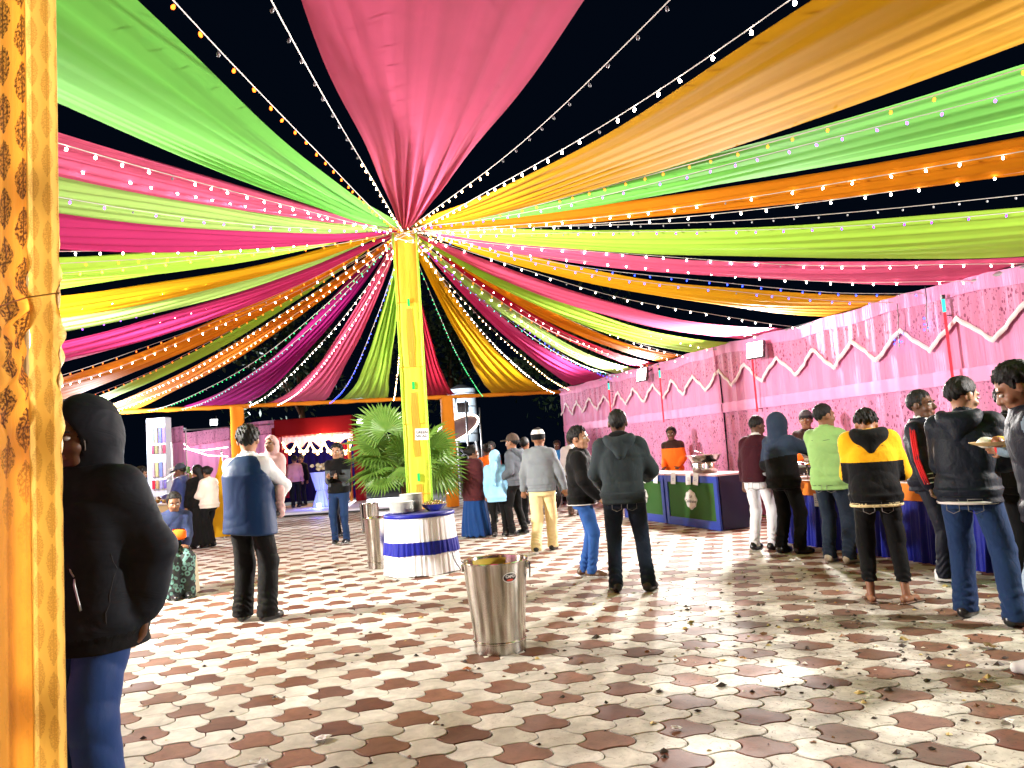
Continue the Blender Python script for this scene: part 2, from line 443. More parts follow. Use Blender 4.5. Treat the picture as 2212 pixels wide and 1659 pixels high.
# ------------------------------------------------------------------ canopy strips
DM = {
 'green': drape_mat('drape_green', (.24, .80, .13)), 'lime': drape_mat('drape_lime', (.48, .84, .09)),
 'pale': drape_mat('drape_pale_green', (.46, .72, .18)), 'pink': drape_mat('drape_pink', (.84, .13, .27)),
 'mag': drape_mat('drape_magenta', (.60, .04, .18)), 'purple': drape_mat('drape_purple', (.34, .012, .17)),
 'red': drape_mat('drape_red', (.50, .018, .05)), 'orange': drape_mat('drape_orange', (.70, .22, .008)),
 'gold': drape_mat('drape_gold', (.80, .40, .012)), 'yellow': drape_mat('drape_yellow', (.82, .47, .01))}
def edge(side, c, z=ZB + .055):
    return {'R': T(XR, c, z + .02), 'L': T(XL, c, z + .02), 'B': T(c, YB, z), 'F': T(c, YF, z)}[side]
def strip(q1, q2, mat, label, sag=.25, flare=.25, pleat=.05, npl=5.5, cs=.06, seed=0, ns=48, nt=46, fz=.9):
    rnd = random.Random(seed)
    q1 = np.array(q1); q2 = np.array(q2); qm = (q1 + q2) / 2
    dirn = qm[:2] - P0; dirn = dirn / np.linalg.norm(dirn)
    A = np.array([P0[0] + dirn[0] * .13, P0[1] + dirn[1] * .13, APEX + rnd.uniform(-.10, .05)])
    per = np.array([-dirn[1], dirn[0], 0.])
    if per @ (q2 - q1) < 0: per = -per
    v = []; f = []; uv = []
    ph = rnd.uniform(0, 6.28); ph2 = rnd.uniform(0, 6.28)
    W = np.linalg.norm(q2 - q1)
    for i in range(nt + 1):
        t = i / nt; t = t ** 1.25
        g = (1 - flare) * t + flare * t * t + .045 * (1 - t)
        for j in range(ns + 1):
            s = j / ns
            # cloth bunches into uneven folds towards the pole
            sb = s + .030 * math.sin(2 * PI * s * 2 + ph2) * (1 - t)
            c = A + (qm - A) * t
            off = (q2 - q1) * (sb - .5) * g * (1 + (.05 * math.sin(9 * t + ph) + .025 * math.sin(23 * t + ph2)) * (1 - t ** 4))
            p = c + off
            lat = math.sin(PI * s)
            fold = math.sin(2 * PI * npl * s + ph + 1.2 * math.sin(3 * s + ph2)) + .5 * math.sin(2 * PI * npl * 2.3 * s + ph2)
            amp = pleat * max(0, 1 - t / fz) ** 1.7 * min(1, t * 5 + .12) + .004 * t
            p = p.copy()
            p[2] += -4 * sag * t * (1 - t) - cs * lat * 4 * t * (1 - t) * 1.0 + amp * fold + (.028 * math.sin(6 * t + 5 * s + ph) + .008 * math.sin(13 * t - 7 * s + ph2)) * t * (1 - t) * 4
            v.append(p); uv.append((s, t))
    n1 = ns + 1
    for i in range(nt):
        for j in range(ns): a = i * n1 + j; f.append((a, a + 1, a + 1 + n1, a + n1))
    # hem that hangs over the beam
    o_ = mk('canopy_strip', v, f, mat, None, True)
    me = o_.data; lay = me.uv_layers.new(name='UV')
    li = np.empty(len(me.loops), np.int32); me.loops.foreach_get('vertex_index', li)
    lay.data.foreach_set('uv', np.array(uv, np.float32)[li].ravel())
    tag(o_, label, 'drape', 'fabric canopy strips fanning out from the central pole'); return o_
S = [
 # side, c1, side, c2, colour, sag, flare, cs, label
 ('F', -5.5, 'F', -3.48, 'green', .26, .05, .10, 'broad bright green canopy strip at the upper corner beside the yellow entrance post'),
 ('L', -9.45, 'L', -7.95, 'pink', .20, .1, .04, 'pink canopy strip just below the broad green one on the entrance post side'),
 ('L', -7.95, 'L', -6.45, 'pale', .22, .1, .04, 'olive green canopy strip between two pink strips beside the entrance post'),
 ('L', -6.40, 'L', -4.55, 'mag', .22, .1, .05, 'magenta canopy strip under the olive green one beside the entrance post'),
 ('L', -4.0, 'L', -1.75, 'lime', .22, .15, .05, 'lime green canopy strip with yellow bulbs along its top edge'),
 ('L', -1.72, 'L', -.35, 'gold', .24, .15, .04, 'gold canopy strip touching the lime one on the hooded man side'),
 ('L', -.30, 'L', 1.15, 'pale', .24, .15, .04, 'pale green canopy strip with violet bulbs on the hooded man side'),
 ('L', 1.50, 'L', 3.45, 'mag', .26, .15, .05, 'dark magenta canopy strip ending behind the entrance post, amber bulbs below it'),
 ('L', 4.85, 'L', 7.5, 'orange', .26, .2, .05, 'wide orange canopy strip ending right above the hooded man'),
 ('L', 8.55, 'L', 9.85, 'lime', .26, .2, .04, 'narrow lime green canopy strip ending at the far tent corner'),
 ('B', -5.95, 'B', -4.95, 'orange', .28, .2, .04, 'narrow orange canopy strip ending at the tent corner above the seated guests'),
 ('B', -3.95, 'B', -2.55, 'purple', .42, .35, .05, 'purple canopy strip left of the post behind the man in the vest'),
 ('B', -1.95, 'B', -.55, 'pink', .42, .45, .05, 'pink canopy strip hanging above the red gateway'),
 ('B', -.12, 'B', 1.10, 'lime', .40, .45, .05, 'light green canopy strip ending above the palm, beside the yellow pole'),
 ('B', 2.05, 'B', 2.95, 'red', .40, .45, .05, 'dark red canopy strip ending on the post behind the palm'),
 ('B', 4.0, 'B', 5.85, 'yellow', .42, .5, .06, 'golden yellow canopy strip ending over the dark gap beside the pink wall'),
 ('R', 8.9, 'R', 6.75, 'mag', .36, .35, .05, 'crimson canopy strip ending at the far end of the pink wall'),
 ('R', 6.2, 'R', 5.2, 'pale', .32, .3, .04, 'pale green canopy strip lined with blue and teal bulbs'),
 ('R', 5.05, 'R', 4.3, 'red', .30, .25, .04, 'narrow red canopy strip ending by the farther floodlight'),
 ('R', 4.1, 'R', 3.1, 'orange', .30, .25, .04, 'orange canopy strip between the red and the lime strips over the wall'),
 ('R', 2.75, 'R', 1.45, 'lime', .30, .25, .04, 'lime green canopy strip ending over the middle of the pink wall'),
 ('R', 1.1, 'R', 0.0, 'pink', .30, .25, .05, 'pink canopy strip ending directly above the nearer floodlight'),
 ('R', -1.0, 'R', -2.4, 'gold', .26, .2, .04, 'old gold canopy strip with blue bulbs along its edge'),
 ('R', -3.05, 'R', -4.35, 'pink', .24, .2, .05, 'pink canopy strip over the nearest stretch of the curtain wall'),
 ('R', -4.45, 'R', -6.7, 'lime', .22, .15, .05, 'bright lime canopy strip leaving the picture just above the curtain wall'),
 ('R', -8.5, 'R', -10.2, 'orange', .22, .1, .04, 'orange canopy strip with two rows of white bulbs under the green strip'),
 ('F', 5.55, 'F', 3.15, 'green', .22, .1, .06, 'green canopy strip under the largest orange strip, violet bulbs along it'),
 ('F', 2.60, 'F', .62, 'gold', .27, .05, .07, 'largest orange canopy strip filling the upper corner above the buffet'),
 ('F', -.58, 'F', -2.45, 'pink', .08, .0, .05, 'huge pink canopy strip straight overhead in the middle'),
]
for k, (s1, c1, s2, c2, colr, sag, fl, cs, lab) in enumerate(S):
    strip(edge(s1, c1), edge(s2, c2), DM[colr], lab, sag, fl, .055 if s1 != 'F' else .075, 5.5 if s1 != 'F' else 6.5, cs, 11 + k, fz=.95 if s1 != 'F' else .55)

# ------------------------------------------------------------------ string lights
BULB = {}
def bulb_mesh(key, col, st):
    m_ = emit('bulb_' + key, col, st)
    b = MB(); b.lathe([(.003, .0), (.0065, -.004), (.0090, -.012), (.0072, -.020), (.002, -.024)], n=7)
    me = bpy.data.meshes.new('bulb'); me.from_pydata(b.v, [], b.f); me.update(); me.materials.append(m_)
    me.polygons.foreach_set('use_smooth', np.ones(len(me.polygons), bool)); BULB[key] = me
for key, col, st in [('white', (1, .86, .74), 46), ('warm', (1, .62, .28), 36), ('amber', (1, .13, .012), 6), ('yellow', (1, .62, .04), 9), ('violet', (.34, .06, 1), 7), ('purple', (.20, .02, 1), 7),
                     ('blue', (.02, .05, 1), 10), ('teal', (.03, .50, .42), 4), ('green', (.015, .50, .13), 4.5), ('pinkish', (1, .58, .60), 26)]: bulb_mesh(key, col, st)
_t = NT('bulb_unlit'); BULB['off'] = BULB['white'].copy(); BULB['off'].materials.clear(); BULB['off'].materials.append(plain('unlit_bulb', (.30, .31, .33), .25, 0, .05, 9, 0))
SOCK = bpy.data.meshes.new('socket'); _b = MB().tube([(0, 0, 0), (0, 0, .028)], .010, 5); SOCK.from_pydata(_b.v, [], _b.f); SOCK.materials.append(WIREW)
def string(q, key, label, sag=.2, step=.25, z0=4.50, key2=None, split=.5, start=.22, wire=WIREW, seed=0):
    rnd = random.Random(seed + 99); sag *= rnd.uniform(.8, 1.25)
    q = np.array(q); d = q[:2] - P0; d = d / np.linalg.norm(d)
    A = np.array([P0[0] + d[0] * .17, P0[1] + d[1] * .17, z0 + rnd.uniform(-.05, .05)])
    N = 36
    pts = []
    for i in range(N + 1):
        t = i / N; p = A + (q - A) * t; p[2] -= 4 * sag * t * (1 - t) + .018 * math.sin(11 * t + seed) * min(1, 6 * (1 - t)); pts.append(p)
    e = empty('string_lights', (A[0], A[1], A[2]))
    MB().tube([p - A for p in pts], .0035, 4, False).build('wire', wire, e)
    seg = np.array(pts); L = np.concatenate([[0], np.cumsum(np.linalg.norm(np.diff(seg, axis=0), axis=1))])
    x = start + rnd.uniform(0, step)
    while x < L[-1] - .05:
        p = np.array([np.interp(x, L, seg[:, c]) for c in range(3)]) - A
        k = key if (key2 is None or x / L[-1] < split) else key2
        if rnd.random() < .05: k = 'off'
        tl = (rnd.gauss(0, .25), rnd.gauss(0, .25), rnd.uniform(0, 6))
        b = link('bulb', BULB[k], e, loc=(p[0], p[1], p[2] - .014), rot=tl)
        x += step * rnd.uniform(.78, 1.22)
        if rnd.random() < .05: x += step * .7
    tag(e, label, 'string lights', 'strings of coloured bulbs between the canopy strips'); return e
LS = [
 (('F', -3.2), 'amber', 'string of amber bulbs across the dark gap beside the broad green strip'),
 (('F', -2.65), 'off', 'string of unlit clear bulbs next to the edge of the huge pink strip', 'warm', None),
 (('L', -9.75), 'white', 'string of white bulbs hanging just under the broad green strip'),
 (('L', -8.6), 'white', 'string of white bulbs running over the upper pink strip beside the entrance post'),
 (('L', -7.5), 'violet', 'string of violet bulbs between pink and olive green beside the entrance post'),
 (('L', -4.6), 'white', 'string of white bulbs along the lower edge of the magenta strip by the entrance post'),
 (('L', -4.1), 'amber', 'string of amber bulbs in the black gap above the lime strip'),
 (('L', -3.4), 'yellow', 'string of yellow bulbs along the top of the lime strip'),
 (('L', -.9), 'white', 'string of white bulbs running over the gold strip'),
 (('L', 1.0), 'violet', 'string of violet bulbs on the lower edge of the pale green strip', None, .02),
 (('L', 2.0), 'pinkish', 'string of pinkish white bulbs along the top of the dark magenta strip'),
 (('L', 4.2), 'amber', 'string of amber bulbs in the gap above the wide orange strip'),
 (('L', 5.3), 'white', 'string of warm white bulbs running over the wide orange strip'),
 (('L', 7.9), 'amber', 'string of amber bulbs below the wide orange strip'),
 (('B', -6.0), 'white', 'upper string of white bulbs between narrow lime and narrow orange strips'),
 (('B', -5.6), 'warm', 'lower string of white bulbs between narrow lime and narrow orange strips'),
 (('B', -4.75), 'green', 'string of green bulbs ending at the tent corner above the display board'),
 (('B', -4.0), 'teal', 'string of teal bulbs along the purple strip'),
 (('B', -2.45), 'white', 'string of white bulbs between the purple and the pink strips over the back beam'),
 (('B', -1.75), 'pinkish', 'string of pinkish bulbs running over the pink strip above the gateway'),
 (('B', -.42), 'blue', 'string of blue bulbs between pink and light green strips above the gateway'),
 (('B', 1.25), 'warm', 'string of warm bulbs right of the light green strip, close to the pole'),
 (('B', 3.75), 'green', 'string of green bulbs between the dark red and yellow strips'),
 (('B', 5.9), 'white', 'string of white bulbs right beside the golden yellow strip'),
 (('R', 9.3), 'warm', 'string of warm white bulbs above the crimson strip'),
 (('R', 6.55), 'purple', 'string of purple and blue bulbs along the crimson strip', 'blue', .5),
 (('R', 6.1), 'teal', 'string of teal bulbs on the edge of the pale green strip over the wall'),
 (('R', 5.4), 'white', 'string of white bulbs over the pale green strip at the wall'),
 (('R', 4.55), 'pinkish', 'string of pinkish bulbs over the narrow red strip'),
 (('R', 4.15), 'amber', 'string of amber bulbs between the red and orange strips over the wall'),
 (('R', 3.4), 'warm', 'string of warm bulbs over the orange strip at the wall'),
 (('R', 2.9), 'white', 'string of white bulbs in the gap below the lime strip over the wall'),
 (('R', 2.0), 'warm', 'string of warm bulbs over the lime strip at the middle of the wall'),
 (('R', .5), 'white', 'string of white bulbs over the pink strip above the nearer floodlight'),
 (('R', -.45), 'white', 'string of white bulbs in the dark gap between pink and old gold strips'),
 (('R', -2.3), 'blue', 'lower string of blue bulbs along the old gold strip'),
 (('R', -2.85), 'blue', 'upper string of blue bulbs along the old gold strip'),
 (('R', -3.5), 'white', 'lower string of white bulbs across the pink strip nearest the curtain wall'),
 (('R', -4.3), 'white', 'upper string of white bulbs across the pink strip nearest the curtain wall'),
 (('R', -6.75), 'purple', 'string of purple bulbs in the gap above the bright lime strip'),
 (('R', -7.4), 'off', 'string of unlit bulbs above the purple ones in the dark gap', None, None),
 (('R', -9.0), 'white', 'lower of two strings of white bulbs on the orange strip at the picture edge'),
 (('R', -9.9), 'white', 'upper of two strings of white bulbs on the orange strip at the picture edge'),
 (('F', 3.6), 'violet', 'string of violet bulbs along the upper edge of the green strip under the orange'),
 (('F', 2.85), 'amber', 'string of amber bulbs in the gap under the largest orange strip'),
 (('F', .45), 'white', 'string of white bulbs along the upper edge of the largest orange strip'),
 (('F', -.2), 'off', 'string of mostly unlit bulbs across the black sky right of the huge pink strip', 'warm', None),
]
for k, row in enumerate(LS):
    (s_, c_), key, lab = row[:3]
    q = edge(s_, c_, ZB - .01)
    if key == 'off' and len(row) > 3 and row[3] == 'warm':
        string(q, 'warm', lab, .16, .27, key2='off', split=.42, seed=k)
    elif len(row) > 3 and row[3] and row[4]: string(q, key, lab, .2, .24, key2=row[3], split=row[4], seed=k)
    else:
        sg = .2 if s_ != 'B' else .36
        if s_ == 'R' and c_ > 4: sg = .32
        string(q, key, lab, sg, .25 if s_ != 'B' else .2, seed=k)
# loose bulbs bunched round the top of the pole
e = empty('bulb_cluster', (P0[0], P0[1], APEX - .15))
for k in range(46):
    a = random.uniform(0, 6.28); r = random.uniform(.17, .5); z = random.uniform(-.13, .10) - .12 * (r - .17)
    link('bulb', BULB[random.choice(['warm', 'warm', 'white', 'yellow'])], e, loc=(r * math.cos(a), r * math.sin(a), z), rot=(random.gauss(0, .6), random.gauss(0, .6), 0))
m_ = MB()
for k in range(6):
    a0 = random.uniform(0, 6.28); m_.tube([(.19 * math.cos(a0 + t), .19 * math.sin(a0 + t), -.1 + .025 * k + .03 * math.sin(3 * t)) for t in np.linspace(0, 6.2, 20)], .006, 4, False)
m_.build('cable_coil', WIREW, e)
tag(e, 'dense bunch of glowing warm bulbs round the top of the yellow pole', 'bulbs')
# bunch of bulbs shining through the largest orange strip
q = atY(1942, 22, 3.9); e = empty('bulb_cluster', q)
for k in range(7): link('bulb', BULB['warm'], e, loc=(random.uniform(-.05, .05), random.uniform(-.06, .06), random.uniform(-.09, .03)))
MB().tube([(0, 0, -.05), (.02, .02, .02), (.01, .05, .12), (0, .12, .3)], .004, 4, False).build('wire', WIREW, e)
tag(e, 'small bunch of warm bulbs hanging against the largest orange strip', 'bulbs')
# loose thin wires crossing the dark gap
for pts, lab in (([(330, 60, 6.2), (400, 110, 6.4), (460, 190, 6.6), (500, 250, 6.9), (560, 290, 7.2), (620, 340, 7.6), (640, 390, 8.2), (700, 410, 9.0), (790, 440, 9.6)], 'thin slack white wire beside the broad green strip'),
                 ([(1560, 380, 8.6), (1640, 352, 8.0), (1700, 345, 7.6), (1800, 322, 6.9), (1900, 275, 6.4), (2000, 248, 6.0)], 'thin slack white wire above the green strip under the orange')):
    P = [atY(*p) for p in pts]; Q = []
    for i in range(len(P) - 1):
        for k in range(4): Q.append(P[i] + (P[i + 1] - P[i]) * k / 4)
    Q.append(P[-1]); o = MB().tube(Q, .003, 4, False).build('loose_wire', WIREW); tag(o, lab, 'wire', 'loose wires')

# ------------------------------------------------------------------ pink curtain walls
def curtain_mat(name, base, deep, specks=True):
    t = NT(name); uv = t.coord('UV'); sx = t.sep(uv)
    co = t.coord('Object')
    folds = t.noise(t.mapping(uv, (9, .35, 1)), 1.0, 4, .6, .3)
    c = t.mix(folds, base, deep)  # fold shade mixed into the colour as deeper pink streaks
    if specks:
        vo = t.n('ShaderNodeTexVoronoi'); vo.inputs['Scale'].default_value = 1.0
        t.set(vo.inputs['Vector'], t.mapping(uv, (24, 12, 1)))
        dot = t.math('LESS_THAN', vo.outputs['Distance'], .27)
        vo2 = t.n('ShaderNodeTexVoronoi'); t.set(vo2.inputs['Vector'], t.mapping(uv, (44, 19, 1), loc=(3.3, 1.7, 0))); vo2.inputs['Scale'].default_value = 1
        dot2 = t.math('LESS_THAN', vo2.outputs['Distance'], .22)
        dn = t.noise(uv, 3.0, 3)
        k = t.math('MULTIPLY', t.math('MAXIMUM', dot, dot2), t.ramp(dn, [(.35, .35), (.6, .9)]))
        c = t.mix(k, c, (.24, .04, .11))
        net = t.ramp(t.noise(t.mapping(uv, (60, 22, 1)), 1, 3, .7), [(.5, 0.0), (.7, .22)])
        c = t.mix(net, c, tuple(q * .55 for q in deep))
    nm = t.bump(t.noise(t.mapping(uv, (30, 1.4, 1)), 1.0, 4, .55, .3), .55, .04)
    b = t.bsdf(c, .7, 0, nm, .25, Sheen_Weight=.2)
    tr = t.n('ShaderNodeBsdfTranslucent'); t.set(tr.inputs[0], c)
    mx = t.n('ShaderNodeMixShader'); mx.inputs[0].default_value = .2
    t.t.links.new(b, mx.inputs[1]); t.t.links.new(tr.outputs[0], mx.inputs[2]); return t.done(mx.outputs[0])
WP = curtain_mat('pink_curtain_print', (.95, .40, .66), (.84, .28, .54)); WPL = curtain_mat('pink_curtain_plain', (.95, .40, .66), (.86, .30, .56), False)
WNET = curtain_mat('pink_net_valance', (.86, .36, .56), (.66, .22, .40)); TRIMW = plain('white_trim', (.86, .74, .76), .7, 0, .08, 8, .2)
BANDM = plain('lilac_band', (.88, .30, .56), .6, 0, .1, 5, .2)
def sheet(fn, u0, u1, z0, z1, nu, nz, name, mat, parent, uvs=1.0):
    v = []; uv = []; f = []
    for j in range(nz + 1):
        for i in range(nu + 1):
            a = u0 + (u1 - u0) * i / nu; b = z0 + (z1 - z0) * j / nz
            v.append(fn(a, b)); uv.append((a * uvs, b * uvs))
    for j in range(nz):
        for i in range(nu): k = j * (nu + 1) + i; f.append((k, k + 1, k + nu + 2, k + nu + 1))
    o = mk(name, v, f, mat, parent, True); me = o.data; lay = me.uv_layers.new(name='UV')
    li = np.empty(len(me.loops), np.int32); me.loops.foreach_get('vertex_index', li); lay.data.foreach_set('uv', np.array(uv, np.float32)[li].ravel()); return o
def wall_panel(toW, s0, s1, zt, label, inward, seed, hi=True):
    """toW(s, depth, z): depth grows into the tent"""
    rnd = random.Random(seed); ph = rnd.uniform(0, 6)
    e = empty('curtain_panel', toW((s0 + s1) / 2, 0, 0)); c = np.array(e.location)
    ab = lambda s, z, k=1.0: .018 * k * math.sin(s * 19 + ph + .5 * math.sin(z * 2.1)) + .010 * k * math.sin(s * 43 + z) + .030 * math.sin(s * 2.3 + ph) * (1 - abs(z / 1.5 - 1) * .4)
    top = lambda s: zt + .015 * math.sin(s * 5) - .05 * math.sin(PI * (s - s0) / (s1 - s0))
    nu = int(abs(s1 - s0) * (22 if hi else 10))
    P = lambda s, d, z: toW(s, d, z) - c
    sheet(lambda s, z: P(s, ab(s, z), z), s0, s1, .02, 1.86, nu, 14, 'lower_curtain', WP, e)
    sheet(lambda s, z: P(s, .03 + ab(s, z, .3), z), s0, s1, 1.84, 2.02, nu, 3, 'plain_band', BANDM, e)
    sheet(lambda s, z: P(s, .005 + ab(s, z), z), s0, s1, 2.0, zt - .1, nu, 8, 'upper_curtain', WPL, e)
    # net valance with a zigzag lower edge, edged in white
    per = .85
    def zz(s):
        k = ((s - .06 - .17) / per) % 1.0; return 2.29 + .34 * abs(2 * k - 1)
    v = []; uv = []; f = []; n = nu * 2
    for i in range(n + 1):
        s = s0 + (s1 - s0) * i / n
        for j in range(6):
            t = j / 5; z = zz(s) + (top(s) - .05 - zz(s)) * t
            v.append(P(s, .05 + ab(s, z, .7), z)); uv.append((s, z))
    for i in range(n):
        for j in range(5): k = i * 6 + j; f.append((k, k + 6, k + 7, k + 1))
    o = mk('net_valance', v, f, WNET, e, True); lay = o.data.uv_layers.new(name='UV'); li = np.empty(len(o.data.loops), np.int32); o.data.loops.foreach_get('vertex_index', li); lay.data.foreach_set('uv', np.array(uv, np.float32)[li].ravel())
    v = []; f = []
    for i in range(n + 1):
        s = s0 + (s1 - s0) * i / n; z = zz(s); dp = .064 + ab(s, z, .7)
        for q in ((-.032, 0), (-.014, .018), (.022, .018), (.04, 0)): v.append(P(s, dp + q[1], z + q[0]))
    for i in range(n):
        for j in range(3): k = i * 4 + j; f.append((k, k + 4, k + 5, k + 1))
    mk('zigzag_trim', v, f, TRIMW, e, True)
    sheet(lambda s, z: P(s, .075 + ab(s, z, .4), z + top(s) - zt), s0, s1, zt - .17, zt + .02, nu, 4, 'top_band', WPL, e)
    tag(e, label, 'curtain', 'pink curtain panels round the tent'); return e
RW = lambda s, d, z: T(XR + .02 - d, s, z)
seams = [-10.3, -7.4, -2.73, 1.98, 6.7, 9.95]
labs = ['pink curtain panel of the buffet wall beyond the picture edge', 'pink printed curtain panel at the picture edge behind the navy jacket man', 'pink printed curtain panel in the middle of the buffet wall with the nearer floodlight',
        'pink printed curtain panel behind the green counters and orange shirted server', 'farthest pink curtain panel of the buffet wall, next to the dark gap']
for k in range(5): wall_panel(RW, seams[k] - .004, seams[k + 1] + .004, 3.08, labs[k], -1, k)
LW = lambda s, d, z: T(XL - .02 + d, s, z)
for k, (a, b, lab) in enumerate([(-10.3, -3, 'pink curtain panel on the tent side hidden behind the entrance post'), (-3, 4, 'pink curtain panel on the tent side behind the hooded man'), (4, 9.9, 'pink curtain panel seen over the shoulder of the hooded man')]):
    wall_panel(LW, a + .015, b - .015, 3.08, lab, 1, 20 + k, False)

# ------------------------------------------------------------------ tube lights on the walls
TUBE = emit('tube_red', (1.0, .035, .05), 1.7); TIP = emit('tube_teal_tip', (.05, .8, .55), 1.6)
def tube_light(p, z0, z1, label, dd=None):
    e = empty('tube_light', (p[0], p[1], z0))
    MB().tube([(0, 0, 0), (0, 0, z1 - z0 - .16)], .016, 8).build('tube', TUBE, e, True)
    MB().tube([(0, 0, z1 - z0 - .155), (0, 0, z1 - z0)], .019, 8).build('tip', TIP, e, True)
    MB().box((0, 0, z1 - z0 + .03), (.04, .04, .05)).build('cap', BLACKM, e)
    if dd is not None:
        m = MB()
        for z in (.05, z1 - z0 - .2): m.tube([(0, 0, z), (dd[0] * .14, dd[1] * .14, z)], .006, 5)
        m.build('bracket', DARKM, e)
    tag(e, label, 'tube light', 'red tube lights on the curtain walls')
for s_, lab in ((-3.1, 'red tube light on the wall above the navy jacket man'), (.74, 'red tube light beside the nearer floodlight'), (3.93, 'red tube light beside the farther floodlight'), (6.46, 'red tube light nearest the far end of the pink wall')):
    tube_light(T(XR - .13, s_), 1.78, 2.88, lab, EX)
tube_light(T(XL + .13, 8.6), 1.3, 2.6, 'red tube light on the pink panel over the hooded man shoulder', -EX)

# ------------------------------------------------------------------ floodlights
FL = emit('floodlight_glass', (1.0, .97, .95), 14)
def floodlight(p, aim, power, label, size=.30, col=(1, .95, .90), mount=None, geo=True, grp='white floodlights'):
    p = Vector(tuple(map(float, p))); aim = Vector(tuple(map(float, aim)))
    e = empty('floodlight', p); d = (aim - p).normalized()
    q = d.to_track_quat('-Z', 'Y').to_matrix().to_4x4()
    e.matrix_world = Matrix.Translation(p) @ q
    MB().box((0, 0, .035), (size + .04, size * .85 + .04, .06), bev=.012).build('housing', DARKM, e)
    MB().box((0, 0, -.001), (size, size * .85, .008)).build('glass', FL, e)
    m = MB()
    for k in range(6): m.box((-size * .4 + k * size * .16, 0, .08), (.012, size * .7, .04))
    m.build('heat_sink', DARKM, e)
    if mount is not None:
        inv = e.matrix_world.inverted(); m = MB().tube([(0, 0, .06), inv @ Vector(tuple(map(float, mount)))], .012, 6); m.build('bracket', DARKM, e)
    ld = bpy.data.lights.new('floodlight_lamp', 'AREA'); ld.shape = 'RECTANGLE'; ld.size = size; ld.size_y = size * .85; ld.energy = power; ld.color = col
    lo = bpy.data.objects.new('floodlight_lamp', ld); COL.objects.link(lo); lo.parent = e; lo.location = (0, 0, -.02)
    tag(e, label, 'floodlight', grp); return e
floodlight(T(XR - .30, .42, 2.80), T(0, -1.5, 3.9), 760, 'white floodlight panel high on the wall above the maroon sweater man', .30, mount=T(XR, .42, 2.95))
floodlight(T(XR - .30, 4.42, 2.86), T(0, 3.5, 3.9), 660, 'white floodlight panel farther along the pink wall', .30, mount=T(XR, 4.42, 2.98))
floodlight(T(XR - .30, -7.6, 2.85), T(-3, -7, 6.0), 700, 'added white floodlight out of view on the buffet wall nearest the entrance', .30, mount=T(XR, -7.6, 2.98))  # assumed lamp, added out of view to light the foreground
floodlight(T(XL + .35, 9.5, 2.65), T(0, 6, 2.8), 460, 'white floodlight beside the display board at the tent corner', .26, (.92, .96, 1), mount=T(XL, 9.7, 2.9))
floodlight(T(XL + .30, -1.5, 2.85), T(0, -1.0, 4.2), 1250, 'white floodlight on the tent side hidden behind the entrance post', .30, mount=T(XL, -1.5, 2.98))

# blue fairy bulbs bunched on the wall, with their cable
for s_, z_, lab in ((-2.40, 2.50, 'bunch of blue bulbs on the wall cable beside the red tube light'), (-2.86, 2.62, 'brighter bunch of blue bulbs right next to the red tube light')):
    p = T(XR - .16, s_, z_); e = empty('bulb_cluster', p)
    for k in range(6): link('bulb', BULB['blue'], e, loc=(random.uniform(-.03, .02), random.uniform(-.10, .10), random.uniform(-.10, .10)), rot=(random.gauss(0, .8), random.gauss(0, .8), 0))
    MB().tube([(0, 0, -.1), (.01, .02, .1), (.03, .0, .3), (.06, .05, .48)], .006, 5, False).build('cable', WIREB, e); tag(e, lab, 'bulbs', 'blue bulb bunches on the wall')
# ================================================================== entrance post with printed drapery
def motif_mat(name, base, dark, cw, ch, strength, shift=.36, big=False):
    t = NT(name); uv = t.coord('UV'); s = t.sep(uv)
    u = t.math('DIVIDE', s[0], cw); col = t.math('FLOOR', u)
    v = t.math('ADD', t.math('DIVIDE', s[1], ch), t.math('MULTIPLY', col, shift))
    x = t.math('SUBTRACT', t.math('FRACT', u), .5); y = t.math('SUBTRACT', t.math('FRACT', v), .5)
    n = t.noise(uv, 1.0 / cw * 6, 3, .6)
    y2 = t.math('MULTIPLY', t.math('MULTIPLY', y, y), 5.2)
    wid = t.math('MULTIPLY', t.math('SUBTRACT', 1.0, y2), .40)
    wid = t.math('ADD', wid, t.math('MULTIPLY', t.math('SUBTRACT', n, .5), .34))
    inside = t.math('GREATER_THAN', wid, t.math('ABSOLUTE', x))
    inside = t.math('MULTIPLY', inside, t.math('LESS_THAN', t.math('ABSOLUTE', y), .44))
    holes = t.ramp(t.noise(uv, 1.0 / cw * 9, 2, .5), [(.40, .25), (.58, 1.0)])
    spine = t.math('LESS_THAN', t.math('ABSOLUTE', x), .03)
    k = t.math('MULTIPLY', t.math('MAXIMUM', t.math('MULTIPLY', inside, holes), t.math('MULTIPLY', spine, inside)), strength)
    if big: k = t.math('MULTIPLY', k, t.math('MULTIPLY_ADD', t.math('MULTIPLY', t.math('SUBTRACT', s[1], 1.25), 3.0, clamp=True), .88, .12))
    n1 = t.noise(uv, 3, 4)
    c = t.mix(n1, tuple(q * .85 for q in base), tuple(min(1, q * 1.12) for q in base))
    c = t.mix(k, c, dark)
    nm = t.bump(t.noise(t.mapping(uv, (25, 5, 1)), 1.5, 4, .6, .5), .35, .015)
    b = t.bsdf(c, .42, 0, nm, .4, Sheen_Weight=.2); tr = t.n('ShaderNodeBsdfTranslucent'); t.set(tr.inputs[0], c)
    mx = t.n('ShaderNodeMixShader'); mx.inputs[0].default_value = .5
    t.t.links.new(b, mx.inputs[1]); t.t.links.new(tr.outputs[0], mx.inputs[2]); return t.done(mx.outputs[0])
PM1 = motif_mat('gold_post_print', (.90, .64, .20), (.46, .25, .07), .036, .118, .6)
PM2 = motif_mat('orange_curtain_print', (.82, .38, .06), (.06, .022, .012), .085, .150, .95, .5, True)
